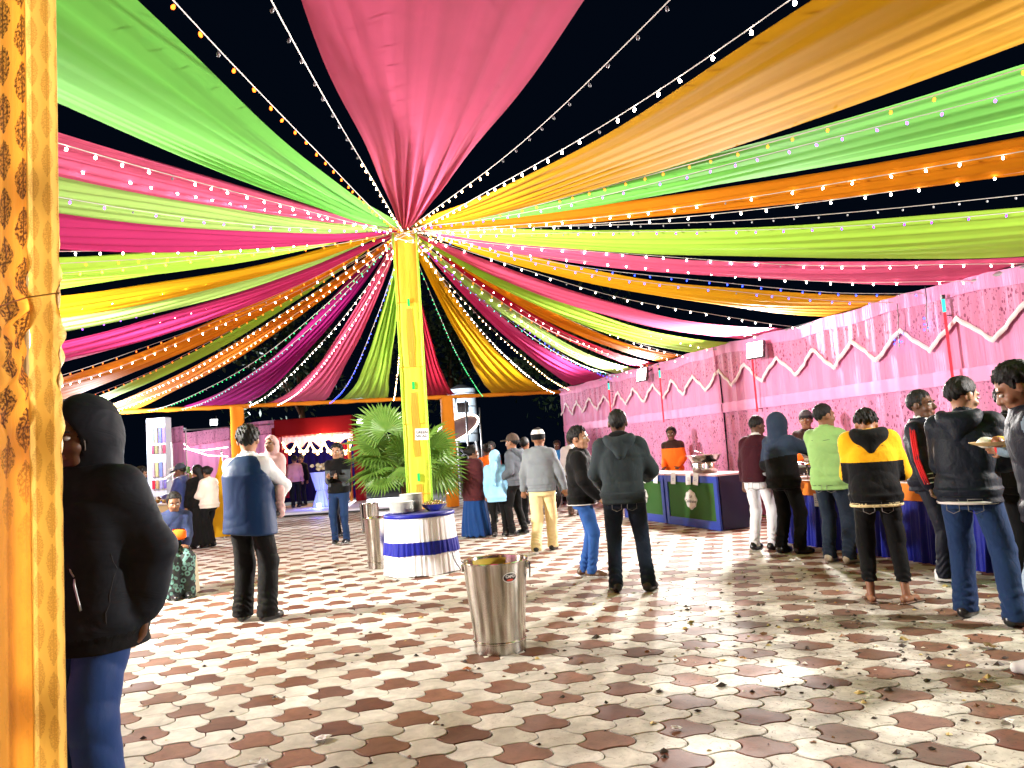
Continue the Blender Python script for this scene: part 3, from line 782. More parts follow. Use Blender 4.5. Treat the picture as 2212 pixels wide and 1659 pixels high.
def poly_cloth(pts, zs, disp, name, mat, parent, u0=0.0, sub=14, closed=False):
    P = []; us = []; u = u0
    pts = [np.array(p[:2]) for p in pts]
    for i in range(len(pts) - 1):
        a, b = pts[i], pts[i + 1]; L = np.linalg.norm(b - a)
        for k in range(sub): P.append((a + (b - a) * k / sub, u + L * k / sub, (b - a) / L))
        u += L
    P.append((pts[-1], u, (b - a) / L))
    v = []; uv = []; f = []
    n = len(P)
    for z in zs:
        for p, uu, d in P:
            nn = np.array([d[1], -d[0]]); q = p + nn * disp(uu, z); v.append((q[0], q[1], z)); uv.append((uu, z))
    for i in range(len(zs) - 1):
        for k in range(n - 1): a = i * n + k; f.append((a, a + 1, a + 1 + n, a + n))
    o = mk(name, v, f, mat, parent, True); lay = o.data.uv_layers.new(name='UV')
    li = np.empty(len(o.data.loops), np.int32); o.data.loops.foreach_get('vertex_index', li); lay.data.foreach_set('uv', np.array(uv, np.float32)[li].ravel()); return o
yk = 2.12
K = atY(63, 830, yk); E1 = atY(135, 830, yk + .02); E0 = atY(-40, 830, yk + .11)
back = np.array([-.10, .13])
e = empty('entrance_post', (K[0], K[1], 0)); kk = np.array([K[0], K[1]])
corner = [(E0[:2] + back - kk), (E0[:2] - kk), (0, 0), (E1[:2] - kk), (E1[:2] + back - kk)]
def dz(u, z):
    zone = math.exp(-((z - 1.80) / .26) ** 2)
    d = .010 * zone * math.sin(34 * z + 26 * u + 2.0 * math.sin(9 * z)) + .006 * zone * math.sin(71 * z - 40 * u)
    d += .0035 * math.sin(40 * u + .8 * z) * (1 - zone) - .012 * math.exp(-((z - 1.93) / .035) ** 2)
    return d
zs = np.linspace(.0, 3.05, 190)
MB().tube([(-.06, .10, .0), (-.06, .10, 3.04)], .02, 8).build('pipe', GALV, e)
for z0 in (.1, .85, 1.6, 2.35): MB().tube([(-.02, .055, z0), (-.02, .055, z0 + .62)], .012, 8).build('lamp_tube', emit('post_lamp', (1, .76, .40), 7), e, True)
poly_cloth(corner[2:], zs, dz, 'printed_wrap', PM1, e)
poly_cloth(corner[:3], zs, lambda u, z: dz(u, z) * 1.2, 'orange_wrap', PM2, e)
tie = [(c[0] - .006 * (i < 2), c[1] - .008, 1.935 + .012 * i) for i, c in enumerate(corner)]
MB().tube(tie, .0022, 5).build('tie_cord', plain('gold_cord', (.85, .6, .2), .5, 0, .1, 9, .1), e)
tag(e, 'golden printed cloth wrapped entrance post standing close to the camera', 'post')

# ================================================================== salad table by the pole
TBX, TBY = -1.275, 9.40
WCL = cloth('white_satin', (.84, .84, .86), .7, .05, .15, .1, .1); BCL = cloth('royal_blue_satin', (.008, .013, .22), .4, .2, .2, .1, .05)
e = empty('salad_table', (TBX, TBY, 0))
def skirt(r0, r1, z0, z1, n, amp, seed=0, nz=10):
    v = []; f = []; rnd = random.Random(seed); ph = [rnd.uniform(0, 6) for _ in range(4)]
    for j in range(nz + 1):
        t = j / nz; z = z0 + (z1 - z0) * t
        for k in range(n):
            a = 2 * PI * k / n; g = 1 - t
            w_ = math.sin(44 * a + ph[0] + .6 * math.sin(5 * a)) + .5 * math.sin(71 * a + ph[1])
            r = r0 + (r1 - r0) * t + amp * (.35 + .65 * g) * w_ + .012 * g * math.sin(3 * a + ph[2])
            v.append((r * math.cos(a), r * math.sin(a), z + (.006 * math.sin(7 * a) * g if j == 0 else 0)))
    for j in range(nz):
        for k in range(n): a = j * n + k; b = j * n + (k + 1) % n; f.append((a, b, b + n, a + n))
    return v, f
v, f = skirt(.475, .425, .01, .725, 300, .0034); mk('white_skirt', v, f, WCL, e, True)
v, f = skirt(.470, .459, .25, .405, 300, .006, 0, 3); mk('blue_band', v, f, BCL, e, True)
m = MB(); m.lathe([(0.001, .735), (.40, .735), (.432, .730), (.44, .722), (.442, .69), (.436, .685)], n=72); m.build('blue_top', BCL, e, True)
m = MB()
for a in (0.8, 2.4, 3.9, 5.5): m.tube([(.3 * math.cos(a), .3 * math.sin(a), 0), (.3 * math.cos(a), .3 * math.sin(a), .71)], .02, 6)
m.build('legs', GALV, e)
tag(e, 'round table with white pleated skirt and royal blue band at the yellow pole', 'table')
PLATE = MB(); PLATE.lathe([(.0, .002), (.095, .002), (.105, .004), (.148, .018), (.150, .0205), (.147, .0205), (.104, .0065), (.094, .005), (.0, .005)], n=36)
pme = bpy.data.meshes.new('plate'); pme.from_pydata(PLATE.v, [], PLATE.f); pme.materials.append(plain('white_melamine', (.72, .72, .68), .3, 0, .05, 9, 0)); pme.polygons.foreach_set('use_smooth', np.ones(len(pme.polygons), bool))
for cx, cy, n, lab, grp in ((TBX - .20, TBY - .12, 11, 'white plate in the nearer stack on the salad table', 'plates in the nearer stack'), (TBX - .12, TBY + .19, 17, 'white plate in the farther taller stack on the salad table', 'plates in the farther stack')):
    for k in range(n):
        o = link('plate', pme, loc=(cx + random.gauss(0, .002), cy + random.gauss(0, .002), .737 + k * .0125), rot=(0, 0, random.uniform(0, 6))); tag(o, lab if k < n - 1 else 'topmost ' + lab, 'plate', grp)
e = empty('salad_bowl', (TBX + .20, TBY - .05, .737))
autosmooth(MB().lathe([(.0, .001), (.07, .0), (.085, .006), (.135, .05), (.158, .085), (.162, .088), (.158, .091), (.13, .06), (.08, .015), (0, .012)], n=40).build('bowl', STEEL, e), 50)
v = []; f = []; n = 26
for j in range(8):
    for k in range(n):
        t = j / 7; a = 2 * PI * k / n; r = .148 * (1 - t); z = .082 + .045 * math.sqrt(max(0, 1 - (1 - t) ** 2)) + random.uniform(-.009, .009)
        v.append((r * math.cos(a), r * math.sin(a), z))
for j in range(7):
    for k in range(n): a = j * n + k; b = j * n + (k + 1) % n; f.append((a, b, b + n, a + n))
mk('foil_cover', v, f, plain('crinkled_foil', (.75, .72, .66), .18, 1.0, .2, 30, .6, 40, .01), e)
MB().tube([(.06, .02, .10), (.13, .06, .17), (.17, .09, .21)], [.006, .005, .008], 6).build('spoon', STEEL, e, True)
tag(e, 'steel bowl covered with crinkled foil on the salad table', 'bowl')

# text helper
def text_mesh(name, body, size, mat, parent, loc, rot, align='CENTER', shear=0, ext=.0006, bold=0.0):
    cu = bpy.data.curves.new(name, 'FONT'); cu.body = body; cu.size = size; cu.align_x = align; cu.align_y = 'CENTER'; cu.shear = shear; cu.extrude = ext; cu.offset = bold; cu.space_line = .95
    ob = bpy.data.objects.new(name + '_tmp', cu); COL.objects.link(ob)
    dg = bpy.context.evaluated_depsgraph_get(); me = bpy.data.meshes.new_from_object(ob.evaluated_get(dg)); bpy.data.objects.remove(ob); bpy.data.curves.remove(cu)
    me.materials.clear(); return link(name, me, parent, mat, loc=loc, rot=rot)
INK = plain('black_ink', (.03, .03, .03), .7, 0, .1, 9, 0)
q = atY(911, 938, 9.79); e = empty('salad_sign', q, rad(6)); 
MB().box((0, 0, 0), (.175, .006, .150)).build('card', WHITEP, e); text_mesh('lettering', 'GREEN\nSALAD', .050, INK, e, (0, -.0045, 0), (PI / 2, 0, 0), bold=.001)
e.rotation_euler = (0, rad(3), rad(6))
tag(e, 'white card reading GREEN SALAD pinned on the yellow pole', 'sign')

# ================================================================== steel bins
def steel_bin(p, h, rt, rb, label, near=False, rz=0):
    e = empty('steel_bin', (p[0], p[1], 0), rz); n = 72 if near else 36
    b = MB(); prof = [(0, .012), (rb - .01, .012), (rb, .0), (rb + .004, .004), (rb + .004, .07), (rb + .010, .075), (rb + .010, .083), (rb - .002, .088), (rb, .10)]
    prof += [(rb + (rt - rb) * k / 6 , .10 + (h - .115) * k / 6) for k in range(1, 7)]
    prof += [(rt + .007, h - .012), (rt + .009, h - .005), (rt + .005, h), (rt - .002, h - .004), (rt - .005, h - .02), (rb - .004, .03), (0, .028)]
    autosmooth(b.lathe(prof, n=n).build('body', [bin_steel], e), 40)
    if near:
        yel = plain('turmeric_stain', (.62, .44, .05), .5, 0, .5, 14, .3)
        v = []; f = []; N = 40
        for k in range(N + 1):
            a = rad(70) + rad(70) * k / N; lo = .06 + .05 * abs(math.sin(k * .7)) + .04 * abs(math.sin(k * 2.3))
            lo *= math.sin(PI * k / N) ** .5
            for z in (h - .022, h - .022 - lo): r = (rt - .006 - .003) - (h - .02 - z) * (rt - rb) / h; v.append((r * math.cos(a), r * math.sin(a), z))
        for k in range(N): f.append((2 * k, 2 * k + 1, 2 * k + 3, 2 * k + 2))
        mk('food_stain', v, f, yel, e)
        for sgn in (1, -1):
            x = sgn * (rt + .004)
            MB().box((x, 0, h - .05), (.02, .05, .05), bev=.005).build('lug', bin_steel, e)
            ring = [(x + sgn * (.012 + .004 * math.sin(a)), .045 * math.cos(a), h - .09 + .055 * math.sin(a)) for a in np.linspace(0, 2 * PI, 20)]
            if sgn > 0: MB().tube(ring, .0045, 6, False).build('ring_handle', DARKM, e, True)
        hd = [(-(rt + .01) - .04 * math.sin(t * 2.0) - .02 * t, -.02 + .03 * math.sin(t * 3), h - .06 + .13 * t) for t in np.linspace(0, 1, 12)]
        MB().tube(hd, .004, 6).build('bail_handle', DARKM, e, True)
        # oval maker sticker curved on the side
        def ov(w_, hh, lift, name, mat, zc=h - .105, ac=rad(-62)):
            v = [None]; f = []
            N = 28; v = [(0, 0, 0)]
            pts = [(0, 0)] + [(w_ * math.cos(2 * PI * k / N), hh * math.sin(2 * PI * k / N)) for k in range(N)]
            v = []
            for a_, z_ in pts:
                z = zc + z_; r = rb + (rt - rb) * (z - .1) / (h - .115) + .0015 + lift; a = ac + a_ / r
                v.append((r * math.cos(a), r * math.sin(a), z))
            f = [(0, 1 + k, 1 + (k + 1) % N) for k in range(N)]
            return mk(name, v, f, mat, e)
        ov(.054, .034, .0, 'sticker_rim', plain('sticker_white', (.8, .78, .74), .4, 0, .05, 9, 0)); ov(.049, .029, .0008, 'sticker', plain('sticker_black', (.015, .012, .012), .35, 0, .1, 9, 0))
        ov(.026, .008, .0016, 'sticker_bar', plain('sticker_red', (.55, .05, .03), .4, 0, .1, 9, 0), h - .122)
        r = rb + (rt - rb) * (h - .2) / (h - .115) + .004; a = rad(-62)
        r = rb + (rt - rb) * (h - .10 - .1) / (h - .115) + .0045
        text_mesh('sticker_lettering', 'CAPO', .026, plain('sticker_white', (.8, .78, .74)), e, (r * math.cos(a), r * math.sin(a), h - .098), (PI / 2 - .12, 0, a + PI / 2), ext=.0003, bold=.0006)
    tag(e, label, 'bin', 'steel waste bins'); return e
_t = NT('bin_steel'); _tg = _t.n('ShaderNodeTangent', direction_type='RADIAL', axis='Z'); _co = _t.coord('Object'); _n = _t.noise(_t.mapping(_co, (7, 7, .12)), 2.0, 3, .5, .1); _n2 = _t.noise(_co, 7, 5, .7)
_c = _t.ramp(_n, [(.36, (.22, .20, .165)), (.5, (.52, .49, .43)), (.64, (.80, .78, .74))]); _c = _t.mix(_t.ramp(_n2, [(.66, 0.0), (.85, .25)]), _c, (.36, .30, .20))  # vertical dark and bright bands paint reflections into the steel colour
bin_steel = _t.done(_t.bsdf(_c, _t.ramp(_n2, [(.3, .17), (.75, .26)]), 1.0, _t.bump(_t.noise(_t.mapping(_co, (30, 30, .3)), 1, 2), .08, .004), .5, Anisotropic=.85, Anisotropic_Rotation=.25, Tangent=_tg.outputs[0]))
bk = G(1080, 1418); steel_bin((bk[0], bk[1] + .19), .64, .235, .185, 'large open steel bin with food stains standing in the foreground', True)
b2 = G(797, 1153); steel_bin(b2 + np.array([0, .16, 0]), .58, .19, .165, 'steel bin near the gateway behind the salad table')
b3 = (-1.90, 9.98); steel_bin(b3, .66, .20, .165, 'steel bin half hidden behind the salad table')

# ================================================================== fan palm in a pot
def palm():
    base = G(878, 1172); e = empty('fan_palm', (base[0], base[1], 0))
    pot = MB().lathe([(0, .0), (.15, .0), (.165, .02), (.21, .34), (.225, .36), (.225, .40), (.20, .40), (.195, .36), (0, .35)], n=32)
    autosmooth(pot.build('pot', plain('dark_plastic_pot', (.02, .02, .022), .4, 0, .2, 8, .1), e), 40)
    MB().tube([(0, 0, .34), (.01, 0, .7), (0, .01, 1.27)], [.06, .05, .035], 8).build('trunk', plain('palm_fibre', (.10, .06, .03), .9, 0, .4, 20, .5), e, True)
    t = NT('palm_leaf'); uv = t.coord('UV'); oi = t.n('ShaderNodeObjectInfo').outputs['Random']
    c = t.ramp(oi, [(0, (.055, .16, .018)), (1, (.12, .26, .03))]); c = t.mix(t.noise(t.coord('Object'), 9, 4), c, (.16, .28, .05))
    b = t.bsdf(c, .38, 0, None, .5); tr = t.n('ShaderNodeBsdfTranslucent'); t.set(tr.inputs[0], c); mx = t.n('ShaderNodeMixShader'); mx.inputs[0].default_value = .3
    t.t.links.new(b, mx.inputs[1]); t.t.links.new(tr.outputs[0], mx.inputs[2]); lm = t.done(mx.outputs[0])
    rnd = random.Random(5)
    specs = []
    for k in range(20):
        a = 2 * PI * k / 20 * 2.4 + rnd.uniform(-.3, .3); el = rnd.uniform(-.15, 1.25); specs.append((a, el, rnd.uniform(.3, .55), rnd.uniform(.42, .55)))
    specs += [(PI * .9, 1.15, .80, .6), (PI * 1.02, .85, .62, .62), (PI * .97, .1, .45, .56), (PI * 1.12, .45, .50, .56), (PI * 1.3, 1.1, .75, .55), (.1, .62, .62, .6), (-.25, .15, .6, .58), (.2, -.15, .6, .55), (-.5, .8, .7, .55)]
    for a, el, L, R_ in specs:
        d = Vector((math.cos(a) * math.cos(el), math.sin(a) * math.cos(el) * .8, math.sin(el))).normalized()
        st = Vector((0, 0, 1.24)); hub = st + d * L + Vector((0, 0, -.08 * math.cos(el)))
        v = []; f = []
        side = d.cross(Vector((0, 0, 1))).normalized()
        out = (d * .75 + Vector((0, 0, -.22)) * math.cos(el)).normalized()
        # each blade turns its face partly outwards and up
        tw = rnd.uniform(-.5, .5); up0 = side.cross(out).normalized(); side = (side * math.cos(tw) + up0 * math.sin(tw)).normalized(); tl = rnd.uniform(.2, .9)
        cf = Vector((0, -1, .3)).normalized(); side = (side - cf * side.dot(cf) * tl).normalized(); out = (out - cf * out.dot(cf) * tl * .7); out = (out - side * out.dot(side)).normalized(); up2 = side.cross(out).normalized()
        n = 30
        for k in range(n):
            th = (k / (n - 1) - .5) * rad(250)
            r = R_ * (.75 + .25 * math.cos(th * .6)) * rnd.uniform(.92, 1.05)
            dr = out * math.cos(th) + side * math.sin(th); w_ = r * rad(250) / n * .52
            tn = -out * math.sin(th) + side * math.cos(th)
            droop = rnd.uniform(.03, .10)
            p0 = hub; b0 = len(v)
            m1 = hub + dr * r * .55 + up2 * .02; m2 = hub + dr * r * .80 - Vector((0, 0, droop * .4)); tip = hub + dr * r - Vector((0, 0, droop))
            v += [p0, m1 - tn * w_ * .62 , m1 + up2 * .014, m1 + tn * w_ * .62, m2 - tn * w_ * .36, m2 + up2 * .008, m2 + tn * w_ * .36, tip]
            f += [(b0, b0 + 1, b0 + 2), (b0, b0 + 2, b0 + 3), (b0 + 1, b0 + 4, b0 + 5, b0 + 2), (b0 + 2, b0 + 5, b0 + 6, b0 + 3), (b0 + 4, b0 + 7, b0 + 5), (b0 + 5, b0 + 7, b0 + 6)]
        lo = mk('leaf', v, f, lm, e)
        MB().tube([st, (st + hub) / 2 + Vector((0, 0, .03)), hub], [.010, .008, .006], 5).build('stalk', lm, lo, True)
    tag(e, 'potted fan palm with broad green leaves behind the yellow pole', 'palm')
palm()

# ================================================================== green fronted counters
BLUEP = plain('blue_frame_paint', (.016, .045, .30), .4, 0, .2, 6, .1); NAVYP = plain('navy_panel', (.006, .008, .035), .5, 0, .2, 6, .1)
def grass_mat():
    t = NT('artificial_grass'); co = t.coord('Object'); n = t.noise(co, 160, 3, .7); n2 = t.noise(co, 3, 4)
    c = t.mix(n, (.012, .055, .008), (.035, .15, .018)); c = t.mix(t.math('MULTIPLY', n2, .4), c, (.02, .08, .012)); return t.done(t.bsdf(c, .9, 0, t.bump(n, .9, .01)))
TURF = grass_mat()
CARDM = [WHITEP]
def card_mat():
    t = NT('printed_menu_card'); uv = t.coord('Object'); s = t.sep(uv)
    ln = t.math('GREATER_THAN', t.math('FRACT', t.math('MULTIPLY', s[2], 42)), .62)
    inx = t.math('LESS_THAN', t.math('ABSOLUTE', s[1]), .038); inz = t.math('LESS_THAN', t.math('ABSOLUTE', t.math('ADD', s[2], .01)), .03)
    wd = t.math('GREATER_THAN', t.noise(t.mapping(uv, (1, 60, 3)), 1, 2), .45)
    k = t.math('MULTIPLY', t.math('MULTIPLY', ln, inx), t.math('MULTIPLY', inz, wd)); return t.done(t.bsdf(t.mix(k, (.82, .82, .82), (.25, .3, .4)), .6))
CARD = card_mat()
def counter(y0, y1, label, plaque_label, cards):
    x0, x1, h = 4.46, 5.0, .85; c = T((x0 + x1) / 2, (y0 + y1) / 2); e = empty('serving_counter', (c[0], c[1], 0), TH)
    W_, D_ = (y1 - y0), x1 - x0; fx = -D_ / 2
    MB().box((.012, 0, .42), (D_ - .03, W_ - .02, .80)).build('carcass', NAVYP, e)
    MB().box((0, 0, h - .015), (D_ + .06, W_ + .0, .035), bev=.006).build('top_board', plain('pinkish_top', (.62, .42, .44), .35, 0, .1, 6, .05), e)
    m = MB(); t_ = .085
    MB().box((fx - .012, 0, .075), (.03, W_ - .004, .13)).build('frame_rail', BLUEP, e); MB().box((fx - .012, 0, h - .085), (.03, W_ - .004, .10)).build('frame_rail', BLUEP, e)
    for s in (-1, 1): MB().box((fx - .014, s * (W_ / 2 - .05), h / 2 - .005), (.03, .09, h - .06)).build('frame_stile', BLUEP, e)
    MB().box((fx - .004, 0, .43), (.012, W_ - .16, .62)).build('turf_panel', TURF, e)
    # scalloped white plaque
    pl = []; N = 48
    for k in range(N):
        a = 2 * PI * k / N; r = .15 * (1 + .035 * math.cos(4 * a) + .06 * math.cos(8 * a)); pl.append((r * math.cos(a) * 1.12, r * math.sin(a) * .98))
    v = [(fx - .022, p[0], .44 + p[1]) for p in pl] + [(fx - .012, p[0], .44 + p[1]) for p in pl]
    f = [tuple(range(N - 1, -1, -1))] + [(k, (k + 1) % N, (k + 1) % N + N, k + N) for k in range(N)]
    pq = mk('plaque', v, f, WHITEP, e)
    v2 = []; f2 = []
    for sc_ in (.93, .905): v2 += [(fx - .0232, p[0] * sc_, .44 + p[1] * sc_) for p in pl]
    f2 = [(k, (k + 1) % N, (k + 1) % N + N, k + N) for k in range(N)]
    mk('plaque_line', v2, f2, INK, pq)
    text_mesh('plaque_lettering', 'Le', .075, INK, pq, (fx - .0240, .0, .495), (PI / 2, 0, -PI / 2), shear=.35, bold=.0006)
    text_mesh('plaque_lettering', 'Celebration', .068, INK, pq, (fx - .0240, .0, .415), (PI / 2, 0, -PI / 2), shear=.35, bold=.0006)
    tag(e, label, 'counter', 'green fronted serving counters')
    for i, (yy, tl) in enumerate(cards):
        p = T(x0 - .045, yy, .775); o = MB().box((0, 0, 0), (.003, .15, .19)).build('menu_card', CARD, None, loc=p); o.rotation_euler = (tl, rad(6), TH)
        tag(o, ['menu card hanging nearest the navy end of the green counter', 'second menu card from the navy end of the green counter', 'menu card at the joint between the two green counters', 'menu card on the counter beside the grey hoodie man', 'menu card just behind the elbow of the grey hoodie man'][card_no[0]], 'card', 'white menu cards on the counters'); card_no[0] += 1
card_no = [0]
counter(-.22, 1.36, 'green fronted blue framed counter with whole plaque in view', '', [(.33, .10), (.55, -.06), (1.02, .0)])
counter(1.40, 2.98, 'green fronted counter partly hidden by the grey hoodie man', '', [(1.62, .04), (2.05, .12)])
# steel serving pots and tray on the counter
def pot(p, r, h, label, lid=True):
    e = empty('serving_pot', p)
    autosmooth(MB().lathe([(0, 0), (r * .8, 0), (r * .95, h * .12), (r, h * .5), (r * .92, h * .9), (r * 1.06, h), (r * 1.04, h * 1.02), (r * .86, h * .9), (0, h * .88)], n=28).build('body', STEEL, e), 45)
    if lid:
        MB().lathe([(r * 1.0, h * 1.02), (r * .7, h * 1.2), (r * .2, h * 1.3), (0, h * 1.31)], n=28).build('lid', STEEL, e, True); MB().lathe([(0, h * 1.3), (.012, h * 1.32), (.016, h * 1.4), (0, h * 1.44)], n=12).build('knob', DARKM, e, True)
    for s in (-1, 1): MB().tube([(s * r * .98, -.03, h * .6), (s * (r + .03), -.02, h * .65), (s * (r + .03), .02, h * .65), (s * r * .98, .03, h * .6)], .005, 5).build('handle', STEEL, e, True)
    tag(e, label, 'pot', 'steel serving pots'); return e
pot(T(4.68, .62, .853), .12, .17, 'steel pot on the green counter under the wide tray, farther one', False); pot(T(4.66, .30, .853), .13, .17, 'steel pot on the green counter under the wide tray, nearer one', False)
e = empty('serving_tray', T(4.68, .46, 1.03)); autosmooth(MB().lathe([(0, 0), (.22, 0), (.25, .03), (.29, .09), (.32, .10), (.325, .106), (.28, .10), (.24, .04), (0, .012)], n=40, sx=.8, sy=1.1).build('tray', STEEL, e), 45)
MB().tube([(.02, -.1, .05), (.02, .08, .13), (.02, .3, .17)], .007, 6).build('ladle', STEEL, e, True)
e.rotation_euler = (0, 0, TH)
tag(e, 'wide steel tray set across two pots on the green counter', 'tray')

# ================================================================== long buffet with blue skirt
def buffet():
    x0, x1, y0, y1, h = 4.36, 5.05, -8.2, -1.5, .80
    c = T((x0 + x1) / 2, (y0 + y1) / 2); e = empty('buffet_table', (c[0], c[1], 0), TH)
    D_ = x1 - x0; W_ = y1 - y0
    MB().box((0, 0, h - .02), (D_, W_, .04), bev=.008).build('table_top', plain('white_laminate', (.7, .7, .7), .3, 0, .05, 8, .02), e)
    def line(n, zlo, zhi, amp, off, nz, name, mat, fr):
        v = []; f = []; per = [(-D_ / 2 - off, W_ / 2 + off), (-D_ / 2 - off, -W_ / 2 - off)]
        pts = [(D_ / 2, W_ / 2 + off, 0, 1)]
        path = []
        for k in range(40): path.append((D_ / 2 - D_ * k / 40, W_ / 2 + off, 0, 1))
        for k in range(n + 1): path.append((-D_ / 2 - off, W_ / 2 - W_ * k / n, -1, 0))
        for j in range(nz + 1):
            t = j / nz; z = zlo + (zhi - zlo) * t
            for i, (px, py, nx, ny) in enumerate(path):
                s_ = py - px
                w_ = math.sin(s_ * fr) + .6 * math.sin(s_ * fr * 1.73 + 1) + .4 * math.sin(s_ * fr * .41)
                a_ = amp * (1.35 - .9 * t) * w_; v.append((px + nx * (a_ + .03 * (1 - t)), py + ny * (a_ + .03 * (1 - t)), z))
        m_ = len(path)
        for j in range(nz):
            for i in range(m_ - 1): a = j * m_ + i; f.append((a, a + m_, a + m_ + 1, a + 1))
        mk(name, v, f, mat, e, True)
    line(900, .012, h - .05, .013, .022, 10, 'blue_skirt', BCL, 62)
    line(300, h - .17, h + .003, .002, .052, 4, 'orange_runner', cloth('orange_runner', (.75, .20, .02), .6, .1, .1), 20)
    tag(e, 'long buffet table with royal blue pleated skirt and orange runner', 'table')
    for k, (yy, lab) in enumerate([(-1.85, 'steel chafing dish in front of the blue hooded person'), (-2.75, 'steel chafing dish by the light green shirt man'), (-3.7, 'steel chafing dish beside the yellow sleeve'), (-4.7, 'steel chafing dish between the two navy jackets'), (-5.9, 'steel chafing dish under the raised plate')]):
        p = T(4.72, yy, h + .003); d = empty('chafing_dish', p, TH)
        autosmooth(MB().box((0, 0, .16), (.36, .52, .07), bev=.02).build('pan', STEEL, d), 40); MB().box((0, 0, .10), (.33, .48, .06), bev=.01).build('water_tray', DARKM, d)
        m = MB()
        for sx_ in (-1, 1):
            for sy_ in (-1, 1): m.tube([(sx_ * .16, sy_ * .23, 0), (sx_ * .16, sy_ * .23, .13)], .009, 6)
        m.tube([(-.16, -.23, .03), (.16, -.23, .03)], .006, 5).tube([(-.16, .23, .03), (.16, .23, .03)], .006, 5); m.build('stand', STEEL, d, True)
        vv = []; ff = []; NN = 14
        for j in range(NN + 1):
            for i in range(NN + 1):
                xx, yy2 = -.16 + .32 * i / NN, -.24 + .48 * j / NN; vv.append((xx, yy2, .198 + .02 * mnoise.noise((xx * 20, yy2 * 20, k * 3.1)) + .012 * math.sin(PI * i / NN) * math.sin(PI * j / NN)))
        for j in range(NN):
            for i in range(NN): a = j * (NN + 1) + i; ff.append((a, a + 1, a + NN + 2, a + NN + 1))
        mk('food', vv, ff, plain('curry_%d' % k, [(.25, .09, .02), (.45, .30, .05), (.55, .50, .38), (.22, .12, .04), (.5, .36, .1)][k], .35, 0, .4, 40, .5, 90), d, True)
        if k < 4:
            lid = MB(); N2 = 12
            for i in range(N2 + 1):
                a = PI * i / N2
                lid.v += [(.02 + .19 * math.cos(a) , -.26, .20 + .15 * math.sin(a)), (.02 + .19 * math.cos(a), .26, .20 + .15 * math.sin(a))]
            for i in range(N2 // 2): lid.f.append((2 * i, 2 * i + 1, 2 * i + 3, 2 * i + 2))
            lo = lid.build('roll_lid', STEEL, d, True); MB().tube([(.17, -.06, .36), (.12, -.06, .40), (.12, .06, .40), (.17, .06, .36)], .008, 6).build('lid_handle', DARKM, lo)
        tag(d, lab, 'chafing dish', 'steel chafing dishes on the buffet')
    for yy, lab in ((-2.55, 'white card hanging from the runner beside the blue hooded person'), (-3.2, 'white card hanging below the light green shirt'), (-4.35, 'white card hanging beside the striped sleeve')):
        p = T(x0 - .085, yy, h - .22); o = MB().box((0, 0, 0), (.003, .10, .15)).build('menu_card', CARD, None, loc=p); o.rotation_euler = (0, 0, TH); tag(o, lab, 'card', 'white menu cards on the buffet')
buffet()

# ================================================================== litter on the paving
def scrap(p, size, mat, name, label, cat, grp, seed):
    rnd = random.Random(seed); v = []; f = []; n = 9
    for j in range(4):
        for k in range(n):
            t = j / 3; a = 2 * PI * k / n; r = size * t * rnd.uniform(.7, 1.15); v.append((r * math.cos(a), r * .75 * math.sin(a), .003 + rnd.uniform(0, .022) * (.4 + t) * min(1, size * 14)))
    for j in range(3):
        for k in range(n): a = j * n + k; b = j * n + (k + 1) % n; f.append((a, b, b + n, a + n))
    o = mk(name, v, f, mat, None, False, (p[0], p[1], .002), (0, 0, rnd.uniform(0, 6))); tag(o, label, cat, grp)
NAP = plain('tissue', (.80, .79, .76), .85, 0, .05, 12, .2)
for k, (u, v_, s_, lab) in enumerate([(692, 1600, .055, 'crumpled white napkin on the paving near the trousers of the hooded man'), (560, 1650, .05, 'white napkin scrap at the bottom edge of the paving'), (1462, 1576, .03, 'small white scrap on the paving right of the steel bin'), (1480, 1428, .018, 'tiny white crumb on the paving behind the steel bin'),
        (2180, 1560, .03, 'white scrap on the paving at the bottom corner'), (1555, 1146, .07, 'white napkin under the corner of the green counter'), (1712, 1212, .05, 'white scrap beside the dark shoes of the hooded buffet guest'), (1905, 1192, .06, 'white napkin at the foot of the blue skirt'), (1090, 1165, .06, 'white napkin on the paving behind the walking man')]):
    scrap(G(u, v_), s_, NAP, 'napkin', lab, 'napkin', 'white napkins dropped on the paving', k)
def litter():
    rnd = random.Random(3); v = []; f = []; mi = []
    for k in range(900):
        if k < 560: x = rnd.gauss(2.2, 1.1); y = rnd.gauss(5.0, 1.3)
        else: x = rnd.uniform(-2.5, 4.2); y = rnd.uniform(3.0, 10.5)
        if y < 2.6 or x > 4.3 - (y - 7) * .3: continue
        s = abs(rnd.gauss(.007, .006)) + .003; s = min(s, .026); n = len(v); q = [rnd.uniform(.5, 1.3) for _ in range(7)]
        a0 = rnd.uniform(0, 6)
        for j in range(5): a = a0 + j * 1.257; v.append((x + s * q[j] * math.cos(a) * 1.4, y + s * q[j] * math.sin(a), .0005 + .3 * s * (j % 2)))
        v.append((x, y, s * .9 * q[5])); f += [(n + j, n + (j + 1) % 5, n + 5) for j in range(5)]; m_ = rnd.choice([0, 0, 0, 0, 1, 2, 3]); mi += [m_] * 5
    o = mk('litter', v, f, [plain('crumb_dark', (.03, .018, .010), .7), plain('crumb_brown', (.20, .09, .03), .6), plain('crumb_yellow', (.55, .42, .14), .6), plain('crumb_rice', (.68, .64, .52), .6)])
    o.data.polygons.foreach_set('material_index', np.array(mi, np.int32)); tag(o, 'crumbs and food scraps scattered over the paving', 'litter', kind='stuff')
litter()
